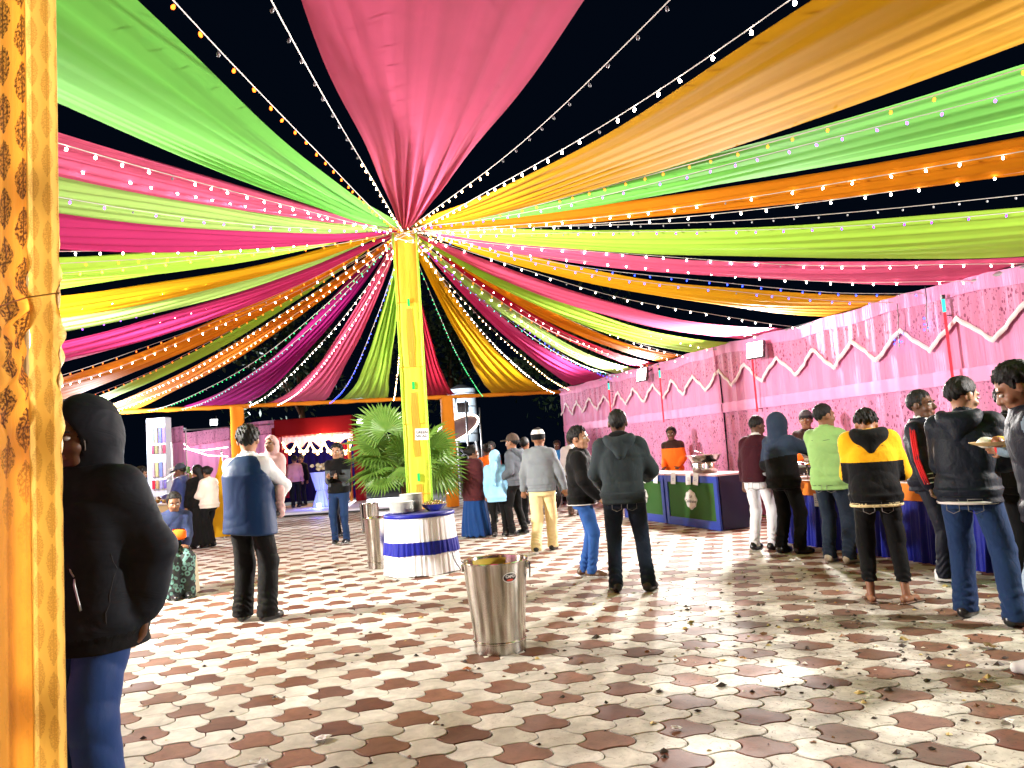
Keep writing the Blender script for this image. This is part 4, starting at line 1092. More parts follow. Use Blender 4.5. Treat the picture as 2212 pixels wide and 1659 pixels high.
for k, (u, v_, s_, m_, lab) in enumerate([(1955, 1385, .05, (.30, .22, .06), 'clump of spilt yellow rice on the paving in front of the yellow hoodie person'), (2140, 1400, .055, (.16, .10, .03), 'dark clump of spilt food near the picture edge'), (2120, 1492, .035, (.10, .06, .02), 'dark crushed scrap near the bottom corner'), (1605, 1424, .03, (.45, .20, .03), 'orange crumb clump right of the bin on a red paver'), (1010, 1447, .035, (.35, .10, .02), 'orange brown crumb right below the steel bin'), (1680, 1492, .03, (.05, .03, .02), 'dark leaf scrap on the lower paving')]):
    scrap(G(u, v_), s_, plain('spill_%d' % k, m_, .6, 0, .5, 40, .4), 'food_scrap', lab, 'food scrap', 'food scraps on the paving', 40 + k)
# ================================================================== people: smooth signed-distance bodies meshed with surface nets
class Field:
    def __init__(s, lo, hi, h):
        s.h = h; s.o = np.array(lo, np.float32) - 3 * h
        s.n = np.ceil((np.array(hi) - np.array(lo)) / h).astype(int) + 7
        s.D = np.full(s.n, 10.0, np.float32)
        s.ax = [s.o[i] + h * np.arange(s.n[i], dtype=np.float32) for i in range(3)]
    def sub(s, lo, hi):
        sl = []
        for i in range(3):
            a = int(max(0, math.floor((lo[i] - s.o[i]) / s.h))); b = int(min(s.n[i], math.ceil((hi[i] - s.o[i]) / s.h) + 1))
            if b - a < 2: return None
            sl.append(slice(a, b))
        return tuple(sl)
    def pts(s, sl): return s.ax[0][sl[0]][:, None, None], s.ax[1][sl[1]][None, :, None], s.ax[2][sl[2]][None, None, :]
    def comb(s, sl, d, k, mode='u'):
        D = s.D[sl]
        if mode == 'u':
            if k > 0: hh = np.maximum(k - np.abs(D - d), 0) / k; s.D[sl] = np.minimum(D, d) - hh * hh * k * .25
            else: s.D[sl] = np.minimum(D, d)
        elif mode == 'd':
            if k > 0: hh = np.maximum(k - np.abs(D + d), 0) / k; s.D[sl] = np.maximum(D, -d) + hh * hh * k * .25
            else: s.D[sl] = np.maximum(D, -d)
        elif mode == 'i': s.D[sl] = np.maximum(D, d)
    def cone(s, a, b, ra, rb, k=.03, mode='u', flat=None):
        a = np.asarray(a, np.float32); b = np.asarray(b, np.float32); r = max(ra, rb); m = r + k + 3 * s.h
        sl = s.sub(np.minimum(a, b) - m, np.maximum(a, b) + m)
        if sl is None: return
        X, Y, Z = s.pts(sl); ba = b - a; L2 = float(ba @ ba) + 1e-9
        px, py, pz = X - a[0], Y - a[1], Z - a[2]
        t = np.clip((px * ba[0] + py * ba[1] + pz * ba[2]) / L2, 0, 1)
        d = np.sqrt((px - t * ba[0]) ** 2 + (py - t * ba[1]) ** 2 + (pz - t * ba[2]) ** 2) - (ra + t * (rb - ra))
        s.comb(sl, d, k, mode)
    def ell(s, c, R, k=.02, mode='u', M=None):
        c = np.asarray(c, np.float32); R = np.asarray(R, np.float32); m = float(R.max()) + k + 3 * s.h
        sl = s.sub(c - m, c + m)
        if sl is None: return
        X, Y, Z = s.pts(sl); px, py, pz = X - c[0], Y - c[1], Z - c[2]
        if M is not None:
            qx = M[0, 0] * px + M[1, 0] * py + M[2, 0] * pz; qy = M[0, 1] * px + M[1, 1] * py + M[2, 1] * pz; qz = M[0, 2] * px + M[1, 2] * py + M[2, 2] * pz
        else: qx, qy, qz = px, py, pz
        k0 = np.sqrt((qx / R[0]) ** 2 + (qy / R[1]) ** 2 + (qz / R[2]) ** 2)
        k1 = np.sqrt((qx / R[0] ** 2) ** 2 + (qy / R[1] ** 2) ** 2 + (qz / R[2] ** 2) ** 2) + 1e-6
        s.comb(sl, k0 * (k0 - 1) / k1, k, mode)
    def loft(s, zc, wx, wy, cx, cy, k=.03):
        """stack of ellipses over height"""
        m = max(max(wx), max(wy)) + k + 3 * s.h + .12
        sl = s.sub((min(cx) - m, min(cy) - m, zc[0] - 3 * s.h), (max(cx) + m, max(cy) + m, zc[-1] + 3 * s.h))
        if sl is None: return
        X, Y, Z = s.pts(sl); z = s.ax[2][sl[2]]
        W = np.interp(z, zc, wx)[None, None, :]; D_ = np.interp(z, zc, wy)[None, None, :]; CX = np.interp(z, zc, cx)[None, None, :]; CY = np.interp(z, zc, cy)[None, None, :]
        q = (np.abs((X - CX) / W) ** 2.4 + np.abs((Y - CY) / D_) ** 2.4) ** (1 / 2.4)
        d = (q - 1) * np.minimum(W, D_); d = np.maximum(d, np.maximum(zc[0] - Z, Z - zc[-1]))
        s.comb(sl, d.astype(np.float32), k)
    def cut(s, fn): s.D = np.maximum(s.D, fn(*s.pts((slice(None),) * 3))).astype(np.float32)
    def wrinkle(s, amp, seed, sc=1.0, zdir=1.0):
        rn = np.random.RandomState(seed); X, Y, Z = s.pts((slice(None),) * 3)
        w = 0
        for i in range(4):
            kx, ky = rn.uniform(-30, 30, 2) * sc; kz = rn.uniform(8, 34) * sc * rn.choice([-1, 1]) * zdir; ph = rn.uniform(0, 6.28, 2)
            w = w + (1.25 - 2.1 * np.abs(np.sin(.5 * (kx * X + ky * Y + kz * Z) + ph[0] + 1.1 * np.sin(9 * Z + 7 * X + ph[1]))) ** .55) * (1.0 / (1 + .35 * i))
        s.D += (amp * w).astype(np.float32)
    def mesh(s, name, mats, parent, paint=None):
        D = s.D; S_ = D < 0; nx, ny, nz = D.shape
        cnt = np.zeros((nx - 1, ny - 1, nz - 1), np.int8)
        for dx in (0, 1):
            for dy in (0, 1):
                for dz_ in (0, 1): cnt += S_[dx:nx - 1 + dx, dy:ny - 1 + dy, dz_:nz - 1 + dz_]
        I = np.argwhere((cnt > 0) & (cnt < 8))
        if len(I) == 0: return None
        idx = np.full(cnt.shape, -1, np.int32); idx[I[:, 0], I[:, 1], I[:, 2]] = np.arange(len(I))
        cor = {}
        for c in [(a, b, d) for a in (0, 1) for b in (0, 1) for d in (0, 1)]: cor[c] = D[I[:, 0] + c[0], I[:, 1] + c[1], I[:, 2] + c[2]]
        acc = np.zeros((len(I), 3), np.float32); num = np.zeros(len(I), np.float32)
        for c in cor:
            for axis in range(3):
                if c[axis]: continue
                c2 = list(c); c2[axis] = 1; c2 = tuple(c2); a, b = cor[c], cor[c2]; m = (a < 0) != (b < 0)
                t = np.where(m, a / np.where(m, a - b, 1), 0)
                p = np.zeros((len(I), 3), np.float32); p[:] = c; p[:, axis] = t; acc[m] += p[m]; num[m] += 1
        V = (I + acc / num[:, None]) * s.h + s.o
        F = []
        for axis in range(3):
            sh = [slice(None)] * 3; s1 = list(sh); s2 = list(sh); s1[axis] = slice(0, -1); s2[axis] = slice(1, None)
            A_, B_ = S_[tuple(s1)], S_[tuple(s2)]; E = np.argwhere(A_ != B_)
            o1, o2 = [(1, 2), (2, 0), (0, 1)][axis]
            E = E[(E[:, o1] > 0) & (E[:, o2] > 0) & (E[:, o1] < D.shape[o1] - 1) & (E[:, o2] < D.shape[o2] - 1)]
            flip = A_[E[:, 0], E[:, 1], E[:, 2]]
            def cell(d1, d2): q = E.copy(); q[:, o1] -= d1; q[:, o2] -= d2; return idx[q[:, 0], q[:, 1], q[:, 2]]
            q = np.stack([cell(1, 1), cell(0, 1), cell(0, 0), cell(1, 0)], 1); q[~flip] = q[~flip][:, ::-1]; F.append(q)
        F = np.concatenate(F); F = F[(F >= 0).all(1)]
        me = bpy.data.meshes.new(name); me.vertices.add(len(V)); me.vertices.foreach_set('co', V.astype(np.float32).ravel())
        me.loops.add(len(F) * 4); me.loops.foreach_set('vertex_index', F.astype(np.int32).ravel())
        me.polygons.add(len(F)); me.polygons.foreach_set('loop_start', np.arange(0, len(F) * 4, 4, dtype=np.int32)); me.polygons.foreach_set('loop_total', np.full(len(F), 4, np.int32))
        me.update(calc_edges=True); me.validate()
        o = link(name, me, parent, mats, True)
        if paint is not None: me.polygons.foreach_set('material_index', np.asarray(paint(V[F].mean(1)), np.int32))
        return o

SKIN = {}
def skin(name, col):
    if name in MATS: return MATS[name]
    t = NT(name); co = t.coord('Object'); c = t.mix(t.noise(co, 18, 4), tuple(k * .85 for k in col), tuple(k * 1.15 for k in col))
    return t.done(t.bsdf(c, .5, 0, t.bump(t.noise(co, 220, 2), .15, .003), .35, Subsurface_Weight=.05))
SK = {'brown': skin('skin_brown', (.23, .105, .055)), 'dark': skin('skin_dark', (.10, .045, .025)), 'tan': skin('skin_tan', (.34, .175, .10))}
HAIR = cloth('black_hair', (.006, .0055, .0055), .55, .3, .5, .4, .0, (60, 60, 12), .22)
EYEW = plain('eye_white', (.55, .52, .50), .3, 0, .05, 9, 0); EYEB = plain('eye_dark', (.01, .008, .006), .2, 0, .05, 9, 0)
LIP = plain('lip', (.20, .07, .055), .45, 0, .1, 9, 0)
SHOE_B = plain('black_leather', (.012, .012, .014), .3, 0, .2, 9, .1); SHOE_W = plain('white_rubber', (.62, .62, .60), .5, 0, .1, 9, .1)
SHOE_T = plain('tan_canvas', (.42, .36, .26), .7, 0, .15, 9, .2); SHOE_BR = plain('brown_leather', (.09, .045, .022), .45, 0, .2, 9, .15)

def rotm(yaw=0, pitch=0, roll=0):
    """columns: right, forward, up of the head. yaw>0 turns to the person's left, pitch>0 looks down"""
    return np.array(Matrix.Rotation(rad(yaw), 3, 'Z') @ Matrix.Rotation(-rad(pitch), 3, 'X') @ Matrix.Rotation(rad(roll), 3, 'Y'), np.float32)
def ik(a, b, l1, l2, hint):
    a = np.array(a, float); b = np.array(b, float); d = b - a; L = np.linalg.norm(d)
    if L > (l1 + l2) * .995: b = a + d / L * (l1 + l2) * .995; d = b - a; L = np.linalg.norm(d)
    x = (l1 * l1 - l2 * l2 + L * L) / (2 * L); hgt = math.sqrt(max(l1 * l1 - x * x, 0)); u = d / L
    hn = np.array(hint, float); hn = hn - u * (hn @ u); hn /= np.linalg.norm(hn) + 1e-9
    return a + u * x + hn * hgt, b

def to_local(pos, face, H, wpt):
    """world point -> hand target in a person's own frame"""
    s = H / 1.72; d = np.array([wpt[0] - pos[0], wpt[1] - pos[1]]); a = -rad(face)
    return ((d[0] * math.cos(a) - d[1] * math.sin(a)) / s, (d[0] * math.sin(a) + d[1] * math.cos(a)) / s, .93 + (wpt[2] - .93 * s) / s)
def surf(F, x, z, back=False):
    """where the garment surface lies at local x, z, seen from the front or the back"""
    i = int(round((x - F.o[0]) / F.h)); k = int(round((z - F.o[2]) / F.h)); col = F.D[min(max(i, 0), F.n[0] - 1), :, min(max(k, 0), F.n[2] - 1)]
    j = np.where(col < 0)[0]
    if len(j) == 0: return 0.0
    return float(F.ax[1][j[0]]) if back else float(F.ax[1][j[-1]])
def person(pos, face, H, label, top, bot, shoe=SHOE_B, sk='brown', g=1.0, lean=(0, 0), head=(0, 0, 0), hands=None, feet=None, hair='short', hem=.86, th=.018,
           vox=.013, sleeve='long', hood=None, hat=None, wide=1.0, eyes=True, collar=True, paint=None, tpaint=None, hdz=0.0, knees=None, ph=None, skirt=None, sole=None, bare=False,
           extras=None, wrk=.0046, belly=0.0, elbow=None, headoff=(0, 0, 0), cuff=None, z=0.0, shoulder=1.0, handpose='curl', legw=1.0, rib=None):
    if rib is None: rib = th >= .020
    s = H / 1.72
    e = empty('person', (pos[0], pos[1], z), rad(face))
    PH = (ph if ph is not None else .93 * s)                       # pelvis height
    up = lambda zz: PH + (zz - .93) * s                             # standing height -> this body
    lx, ly = lean
    def sp(zz): t = max(0, (zz - .93) / .52); return np.array([lx * t * (0.6 + .4 * t), ly * t * (0.6 + .4 * t)])
    neck = np.array([*sp(1.45), up(1.45)])
    Rm = rotm(*head)
    hc = np.array([sp(1.45)[0] * 1.08 + headoff[0], sp(1.45)[1] * 1.08 + .02 * s + headoff[1], up(1.61) + hdz + headoff[2]])
    if head[1] > 10: hc = hc + np.array([0, .03, -.015]) * (head[1] / 30)
    hs = s * 1.13; HM = lambda p: hc + Rm @ (np.array(p) * hs)
    shw = .158 * s * shoulder * (1 + (g - 1) * .5)
    SH = {k: np.array([sg * shw + sp(1.40)[0], sp(1.40)[1], up(1.385)]) for k, sg in (('R', 1), ('L', -1))}
    hands = dict({'R': (.25, .04, .80), 'L': (-.25, .04, .80)}, **(hands or {}))
    el = dict({'R': (.35, -1, -.15), 'L': (-.35, -1, -.15)}, **(elbow or {}))
    ARM = {}
    for k in 'RL':
        t_ = np.array(hands[k], float) * s; t_[2] = up(hands[k][2])
        ARM[k] = (SH[k], *ik(SH[k], t_, .285 * s, .255 * s, el[k]))
    feet = dict({'R': (.10, .02, 6), 'L': (-.10, .02, -6)}, **(feet or {}))
    kn = dict({'R': (.1, 1, 0), 'L': (-.1, 1, 0)}, **(knees or {}))
    HIP = {k: np.array([sg * .088 * s * g, 0, PH]) for k, sg in (('R', 1), ('L', -1))}
    LEG = {}
    for k in 'RL':
        fz = feet[k][3] if len(feet[k]) > 3 else 0.0
        ank = np.array([feet[k][0] * s, feet[k][1] * s, .085 * s + fz])
        LEG[k] = (HIP[k], *ik(HIP[k], ank, .435 * s, .43 * s, kn[k]))
    allp = np.array([hc + [0, 0, .19], hc + [.16, .16, 0], hc - [.16, .16, 0], neck] + [q for k in 'RL' for q in ARM[k]] + [q for k in 'RL' for q in LEG[k]] + [[.25 * g, .2 * g, 1], [-.25 * g, -.2 * g, 1]])
    lo = allp.min(0) - .20; hi = allp.max(0) + .20; lo[2] = -.02
    # ---------------- body (skin) as one surface
    B = Field(lo, hi, vox)
    B.cone((0, 0, PH), (sp(1.2)[0], sp(1.2)[1], up(1.22)), .095 * s * g, .105 * s * g, .03); B.cone((sp(1.2)[0], sp(1.2)[1], up(1.22)), (neck[0], neck[1], up(1.38)), .105 * s * g, .06 * s, .03)
    for k in 'RL':
        S0, E_, H_ = ARM[k]
        B.cone((sp(1.38)[0], sp(1.38)[1], up(1.375)), S0, .052 * s, .046 * s, .03); B.cone(S0, E_, .047 * s * g ** .5, .038 * s, .02); B.cone(E_, H_, .040 * s, .027 * s, .02)
        # hand: palm, four fingers, thumb
        d = (H_ - E_) / np.linalg.norm(H_ - E_); sg = 1 if k == 'R' else -1
        side = np.cross(d, [0, 1, 0.25]); side /= np.linalg.norm(side) + 1e-9; pal = np.cross(side, d)
        palm_end = H_ + d * .075 * s
        for q in (-.026, -.009, .009, .026): B.cone(H_ + side * q * .6 * s, palm_end + side * q * s, .017 * s, .0155 * s, .012)
        for q, ln in ((-.028, .058), (-.0095, .072), (.0095, .068), (.028, .054)):
            a0 = palm_end + side * q * s; dd = d * .86 + pal * .5 * (1 if sg > 0 else 1); mid_ = a0 + dd * ln * .5 * s; d2 = d * .45 + pal * .9
            B.cone(a0, mid_, .0105 * s, .0098 * s, .004); B.cone(mid_, mid_ + d2 * ln * .5 * s, .0098 * s, .0085 * s, .004)
        tb = H_ + d * .022 * s - side * .026 * s * sg; tm = tb + (d * .6 - side * sg * .8 + pal * .3) * .035 * s; B.cone(tb, tm, .0135 * s, .012 * s, .008); B.cone(tm, tm + (d * .9 + pal * .4) * .03 * s, .012 * s, .0095 * s, .004)
        P_, K_, A_ = LEG[k]
        B.cone(P_, K_, .066 * s * g, .043 * s, .02); B.cone(K_, A_, .043 * s, .033 * s, .02)
        yaw = rad(feet[k][2]); fd = np.array([-math.sin(yaw), math.cos(yaw), 0]); B.cone(A_ - fd * .035 * s - [0, 0, .045 * s], A_ + fd * .13 * s - [0, 0, .055 * s], .033 * s, .028 * s, .02)
    B.cone(neck - [0, 0, .05 * s], hc - Rm @ np.array([0, .012, .05]) * s, .057 * s, .050 * s, .025)
    B.ell(HM((0, -.012, .028)), np.array([.075, .094, .093]) * hs, .02, 'u', Rm); B.ell(HM((0, .026, -.036)), np.array([.060, .068, .080]) * hs, .03, 'u', Rm)
    B.cone(HM((-.03, .058, -.088)), HM((.03, .058, -.088)), .024 * hs, .024 * hs, .02); B.cone(HM((-.042, .074, .026)), HM((.042, .074, .026)), .013 * hs, .013 * hs, .012)
    for sg in (-1, 1): B.ell(HM((sg * .033, .103, .002)), np.array([.019, .016, .012]) * hs, .01, 'd', Rm); B.ell(HM((sg * .0755, -.006, -.004)), np.array([.011, .023, .033]) * hs, .006, 'u', Rm); B.ell(HM((sg * .04, .062, -.035)), np.array([.026, .026, .024]) * hs, .015, 'u', Rm)
    B.cone(HM((0, .088, .012)), HM((0, .108, -.028)), .008 * hs, .0145 * hs, .010); B.cone(HM((-.014, .096, -.032)), HM((.014, .096, -.032)), .009 * hs, .009 * hs, .006)
    B.cone(HM((-.018, .083, -.062)), HM((.018, .083, -.062)), .0115 * hs, .0115 * hs, .008)
    def bpaint(P):
        q = (P - hc) @ Rm / hs
        return np.where((np.abs(q[:, 0]) < .023) & (q[:, 1] > .078) & (np.abs(q[:, 2] + .062) < .0095), 1, 0)
    B.mesh('body', [SK[sk], LIP], e, bpaint)
    if eyes:
        for sg in (-1, 1):
            p = HM((sg * .033, .0815, .001)); m = MB().lathe([(0.0, -.0095 * hs), (.0125 * hs, -.004 * hs), (.0145 * hs, 0), (.0125 * hs, .004 * hs), (0, .0095 * hs)], n=10)
            eo = m.build('eye', EYEW, e, True, loc=p); eo.rotation_euler = Matrix(Rm.tolist()).to_euler()
            m = MB().lathe([(0, -.006 * hs), (.0055 * hs, 0), (0, .006 * hs)], n=8); io = m.build('iris', EYEB, eo, True, loc=(0, .0105 * hs, 0))
            MB().tube([HM((sg * .016, .094, .020)), HM((sg * .034, .092, .026)), HM((sg * .052, .080, .021))], [.004 * hs, .005 * hs, .003 * hs], 5).build('eyebrow', HAIR, e, True)
    # ---------------- trousers or skirt
    if bot is not None:
        F = Field(lo, hi, vox); wv = .072 * s * wide
        F.loft([PH - .13 * s, PH - .05 * s, PH + .03 * s, PH + .10 * s], [.148 * s * g, .158 * s * g, .152 * s * g, .142 * s * g], [.10 * s * g, .116 * s * g, .108 * s * g, .098 * s * g], [0, 0, 0, 0], [0, -.008, -.006, 0], .03) if ph is None else F.ell((0, 0, PH + .02), (.175 * s * g, .15 * s * g, .13 * s), .03)
        if skirt is None:
            for k in 'RL':
                P_, K_, A_ = LEG[k]
                F.cone(P_ + [0, 0, .02], K_, .094 * s * g * legw ** .5, .070 * s * wide, .025); F.cone(K_, A_ + [0, 0, .005], .070 * s * wide, .057 * s * wide * legw, .02); F.cone(A_ + [0, 0, .03], A_ - [0, 0, .03 * s], .060 * s * wide * legw, .064 * s * wide * legw, .012)
            F.wrinkle(wrk * .8, 5 + int(abs(pos[0] * 100)), .9)
            # bunching above the shoes
            X, Y, Z = F.pts((slice(None),) * 3); F.D += (.006 * np.sin(Z * 105 + 14 * X + 5 * np.sin(Y * 30)) * np.exp(-((Z - .16) / .10) ** 2)).astype(np.float32)
            cz = .045 if cuff is None else cuff
            if ph is None: F.cut(lambda X, Y, Z: np.maximum(cz - Z, Z - (PH + .09 * s)) + 0 * X + 0 * Y)
        else:
            zb, rr = skirt; F.loft([zb, zb + .25, PH - .1, PH + .08], [rr, rr * .93, .19 * g * s, .15 * g * s], [rr * .8, rr * .75, .15 * g * s, .115 * g * s], [0] * 4, [0] * 4, .02)
            X, Y, Z = F.pts((slice(None),) * 3); A = np.arctan2(Y, X); F.D += (.012 * np.sin(A * 13 + 2 * np.sin(Z * 3)) * np.clip((PH - Z) / .6, 0, 1)).astype(np.float32)
        F.mesh('skirt' if skirt else 'trousers', bot if isinstance(bot, list) else [bot], e, tpaint)
    # ---------------- upper garment
    if top is not None:
        F = Field(lo, hi, vox); zc = [hem - .03, hem + .06, .95, 1.05, 1.18, 1.30, 1.39, 1.44, 1.485]
        if hem > .92: zc[2] = hem + .1
        zc = sorted(zc)
        W_ = np.interp(zc, [.6, .78, .88, .95, 1.05, 1.18, 1.30, 1.39, 1.44, 1.485], [.185, .176, .170, .163, .154, .158, .163, .130, .090, .062]) * s * g + th
        D_ = np.interp(zc, [.6, .78, .88, .95, 1.05, 1.18, 1.30, 1.39, 1.44, 1.485], [.14, .132, .128, .120, .112, .118, .122, .104, .080, .062]) * s * g + th
        if rib:
            for q_, dq in ((hem - .03, -.012), (hem + .045, -.010), (hem + .10, .012), (hem + .17, .006)):
                W_ = np.append(W_, np.interp(q_, zc, W_[:len(zc)]) + dq); D_ = np.append(D_, np.interp(q_, zc, D_[:len(zc)]) + dq)
            zz_ = np.array(list(zc) + [hem - .0301, hem + .045, hem + .10, hem + .17]); od = np.argsort(zz_); zc = list(zz_[od]); W_ = W_[od]; D_ = D_[od]
        if belly: D_ = D_ + belly * np.exp(-((np.array(zc) - 1.04) / .16) ** 2)
        zw = [up(q) for q in zc]; cx = [sp(q)[0] for q in zc]; cyy = [sp(q)[1] + belly * .6 * math.exp(-((q - 1.04) / .16) ** 2) for q in zc]
        F.loft(zw, list(W_), list(D_), cx, cyy, .03)
        for k in 'RL':
            S0, E_, H_ = ARM[k]
            F.cone((sp(1.40)[0], sp(1.40)[1], up(1.395)), S0, .066 * s, .052 * s + th * .8, .06); F.cone(S0, E_, .054 * s * g ** .5 + th * .9, .047 * s + th * .8, .04)
            if sleeve == 'long':
                F.cone(E_, H_ - (H_ - E_) * .16, .048 * s + th * .8, .037 * s + th * .8, .02); F.cone(H_ - (H_ - E_) * .13, H_ - (H_ - E_) * .02, .033 * s + th * .45, .032 * s + th * .4, .012)
            elif sleeve == 'short': pass
        if sleeve == 'none':
            pass
        F.wrinkle(wrk, 17 + int(abs(pos[1] * 100)) + int(abs(pos[0] * 37)), .8)
        F.cut(lambda X, Y, Z: (up(hem) + .012 * np.sin(X * 14) - Z) + 0 * Y if False else (up(hem) - Z) + 0 * X + 0 * Y)
        if sleeve == 'short':
            for k in 'RL':
                S0, E_, H_ = ARM[k]; d = (E_ - S0) / np.linalg.norm(E_ - S0)
                M_ = S0 + (E_ - S0) * .85
                sl = F.sub(M_ - .14, M_ + .14)
        I_top = F
        F.mesh('top', top if isinstance(top, list) else [top], e, (lambda P: paint(P, up, s)) if paint else None)
        if collar:
            C_ = Field(neck - [.14, .14, .06], neck + [.14, .14, .10], vox)
            cm = (top[0] if isinstance(top, list) else top) if collar is True else collar
            nt_ = (hc - neck); nt_ /= np.linalg.norm(nt_); C_.cone(neck - [0, 0, .02], neck + nt_ * .035 * s, .074 * s, .066 * s, .01); C_.cone(neck - [0, 0, .05], neck + nt_ * .09 * s, .060 * s, .054 * s, .006, 'd')
            C_.mesh('collar', cm, e)
    # ---------------- shoes
    for k in 'RL':
        P_, K_, A_ = LEG[k]; yaw = rad(feet[k][2]); fd = np.array([-math.sin(yaw), math.cos(yaw), 0]); rt = np.array([fd[1], -fd[0], 0])
        fz = feet[k][3] if len(feet[k]) > 3 else 0.0; c = np.array([A_[0], A_[1], fz])
        S2 = Field(c - [.20, .22, .02], c + [.20, .22, .16], min(vox, .012))
        if not bare:
            S2.cone(c - fd * .045 * s + [0, 0, .048], c + fd * .10 * s + [0, 0, .034], .046 * s, .046 * s, .02); S2.cone(c + fd * .10 * s + [0, 0, .034], c + fd * .165 * s + [0, 0, .028], .046 * s, .034 * s, .02)
            S2.cone(c - fd * .02 * s + [0, 0, .06], c - fd * .01 * s + [0, 0, .115], .046 * s, .046 * s, .02)
            S2.cut(lambda X, Y, Z: np.maximum(fz + .001 - Z, Z - fz - .105) + 0 * X + 0 * Y)
            S2.mesh('shoe', [shoe, sole or shoe], e, (lambda P: np.where(P[:, 2] < fz + .022, 1, 0)))
        else:
            for q in (-.018, .018): S2.cone(c - fd * .06 * s + rt * q * .7 + [0, 0, .008], c + fd * .17 * s + rt * q + [0, 0, .008], .026 * s, .030 * s, .01)
            S2.cut(lambda X, Y, Z: np.maximum(.001 - Z, Z - .016) + 0 * X + 0 * Y)
            so = S2.mesh('sandal', [shoe], e)
            MB().tube([c + fd * .07 * s - rt * .045 * s + [0, 0, .015], c + fd * .055 * s + [0, 0, .066 * s], c + fd * .07 * s + rt * .045 * s + [0, 0, .015]], .010, 6).build('strap', shoe, so, True)
    # ---------------- hair, hood, hats
    def head_field(m=.24): return Field(hc - m, hc + m, min(vox, .010))
    if hair and hood != 'up':
        Hf = head_field(); ln = {'short': .009, 'crop': .004, 'thick': .017, 'long': .018, 'bun': .014}[hair]
        Hf.ell(HM((0, -.014, .030)), np.array([.079, .098, .095]) * hs, 0, 'u', Rm)
        X, Y, Z = Hf.pts((slice(None),) * 3); px, py, pz = X - hc[0], Y - hc[1], Z - hc[2]
        qx = (Rm[0, 0] * px + Rm[1, 0] * py + Rm[2, 0] * pz) / hs; qy = (Rm[0, 1] * px + Rm[1, 1] * py + Rm[2, 1] * pz) / hs; qz = (Rm[0, 2] * px + Rm[1, 2] * py + Rm[2, 2] * pz) / hs
        line = np.where(qy > .0, .055 + (qy - .05) * .55, -.098 + np.clip(qy + .10, 0, .2) * 1.4 + .008 * np.sin(qx * 140))
        line = np.where((np.abs(qx) > .055) & (qy > -.03) & (qy < .035), np.minimum(line, -.012), line)
        if hair in ('long', 'bun'): line = np.where(qy > .02, line, -.085)
        Hf.D -= (ln * hs * np.clip((qz - line) / .075, .0, 1) - .002 * hs).astype(np.float32)
        Hf.D = np.maximum(Hf.D, (line - qz) * .7 * hs).astype(np.float32)
        Hf.D += ((.0035 * np.sin(qx * 130 + 3 * np.sin(qy * 60)) * np.sin(qy * 75 + qz * 55) + .003 * np.sin(qx * 260 + qz * 90)) * (2.0 if hair == 'thick' else 1)).astype(np.float32)
        if hair == 'bun': Hf.ell(HM((0, -.125, .02)), np.array([.05, .045, .05]) * s, .02, 'u', Rm)
        if hair == 'long': Hf.cone(HM((0, -.06, -.03)), HM((0, -.085, -.20)), .072 * s, .05 * s, .03)
        Hf.mesh('hair', HAIR, e)
    if hat:
        kind_, hm = hat; Hf = head_field()
        Hf.ell(HM((0, -.014, .036)), np.array([.089, .109, .108]) * hs, 0, 'u', Rm)
        lv = .03 if kind_ == 'cap' else .005
        X, Y, Z = Hf.pts((slice(None),) * 3); pz = (Rm[0, 2] * (X - hc[0]) + Rm[1, 2] * (Y - hc[1]) + Rm[2, 2] * (Z - hc[2])) / s; py_ = (Rm[0, 1] * (X - hc[0]) + Rm[1, 1] * (Y - hc[1]) + Rm[2, 1] * (Z - hc[2])) / s
        Hf.D = np.maximum(Hf.D, ((lv + np.clip(py_, -.08, .1) * (.25 if kind_ != 'cap' else .12)) - pz) * s).astype(np.float32)
        if kind_ == 'beanie': Hf.D += (.0025 * np.sin(np.arctan2(X - hc[0], Y - hc[1]) * 34)).astype(np.float32)
        ms = hm if isinstance(hm, list) else [hm]
        Hf.mesh('cap' if kind_ == 'cap' else 'beanie', ms, e, (lambda P: np.where((((P - hc) @ Rm / hs)[:, 2] > .06) & (((P - hc) @ Rm / hs)[:, 2] < .115), len(ms) - 1, 0)))
        if kind_ == 'cap':
            Bf = head_field(.3); Bf.ell(HM((0, .125, .042)), np.array([.075, .085, .013]) * s, 0, 'u', Rm); Bf.mesh('brim', ms[0], e)
    if hood == 'down':
        Hf = Field(neck - [.25, .32, .26], neck + [.25, .2, .16], vox); hm = top[0] if isinstance(top, list) else top
        if isinstance(extras, dict) and 'hood' in extras: hm = extras['hood']
        prev = None
        for a in np.linspace(-1.15, 1.15, 9):
            p = neck + np.array([math.sin(a) * .122, -.045 - math.cos(a) * .085, .012 - .045 * math.cos(a) + .03 * (1 - math.cos(a))]) * s
            if prev is not None: Hf.cone(prev, p, .043 * s, .043 * s, .02)
            prev = p
        Hf.cone(neck + np.array([0, -.115, -.04]) * s, neck + np.array([0, -.155, -.15]) * s, .085 * s, .035 * s, .05); Hf.cone(neck + np.array([-.07, -.11, -.03]) * s, neck + np.array([0, -.15, -.13]) * s, .05 * s, .03 * s, .05); Hf.cone(neck + np.array([.07, -.11, -.03]) * s, neck + np.array([0, -.15, -.13]) * s, .05 * s, .03 * s, .05)
        Hf.ell(neck + np.array([0, -.06, .06]) * s, np.array([.085, .085, .085]) * s, .02, 'd')
        Hf.wrinkle(.004, 3, .8); Hf.mesh('hood', hm, e)
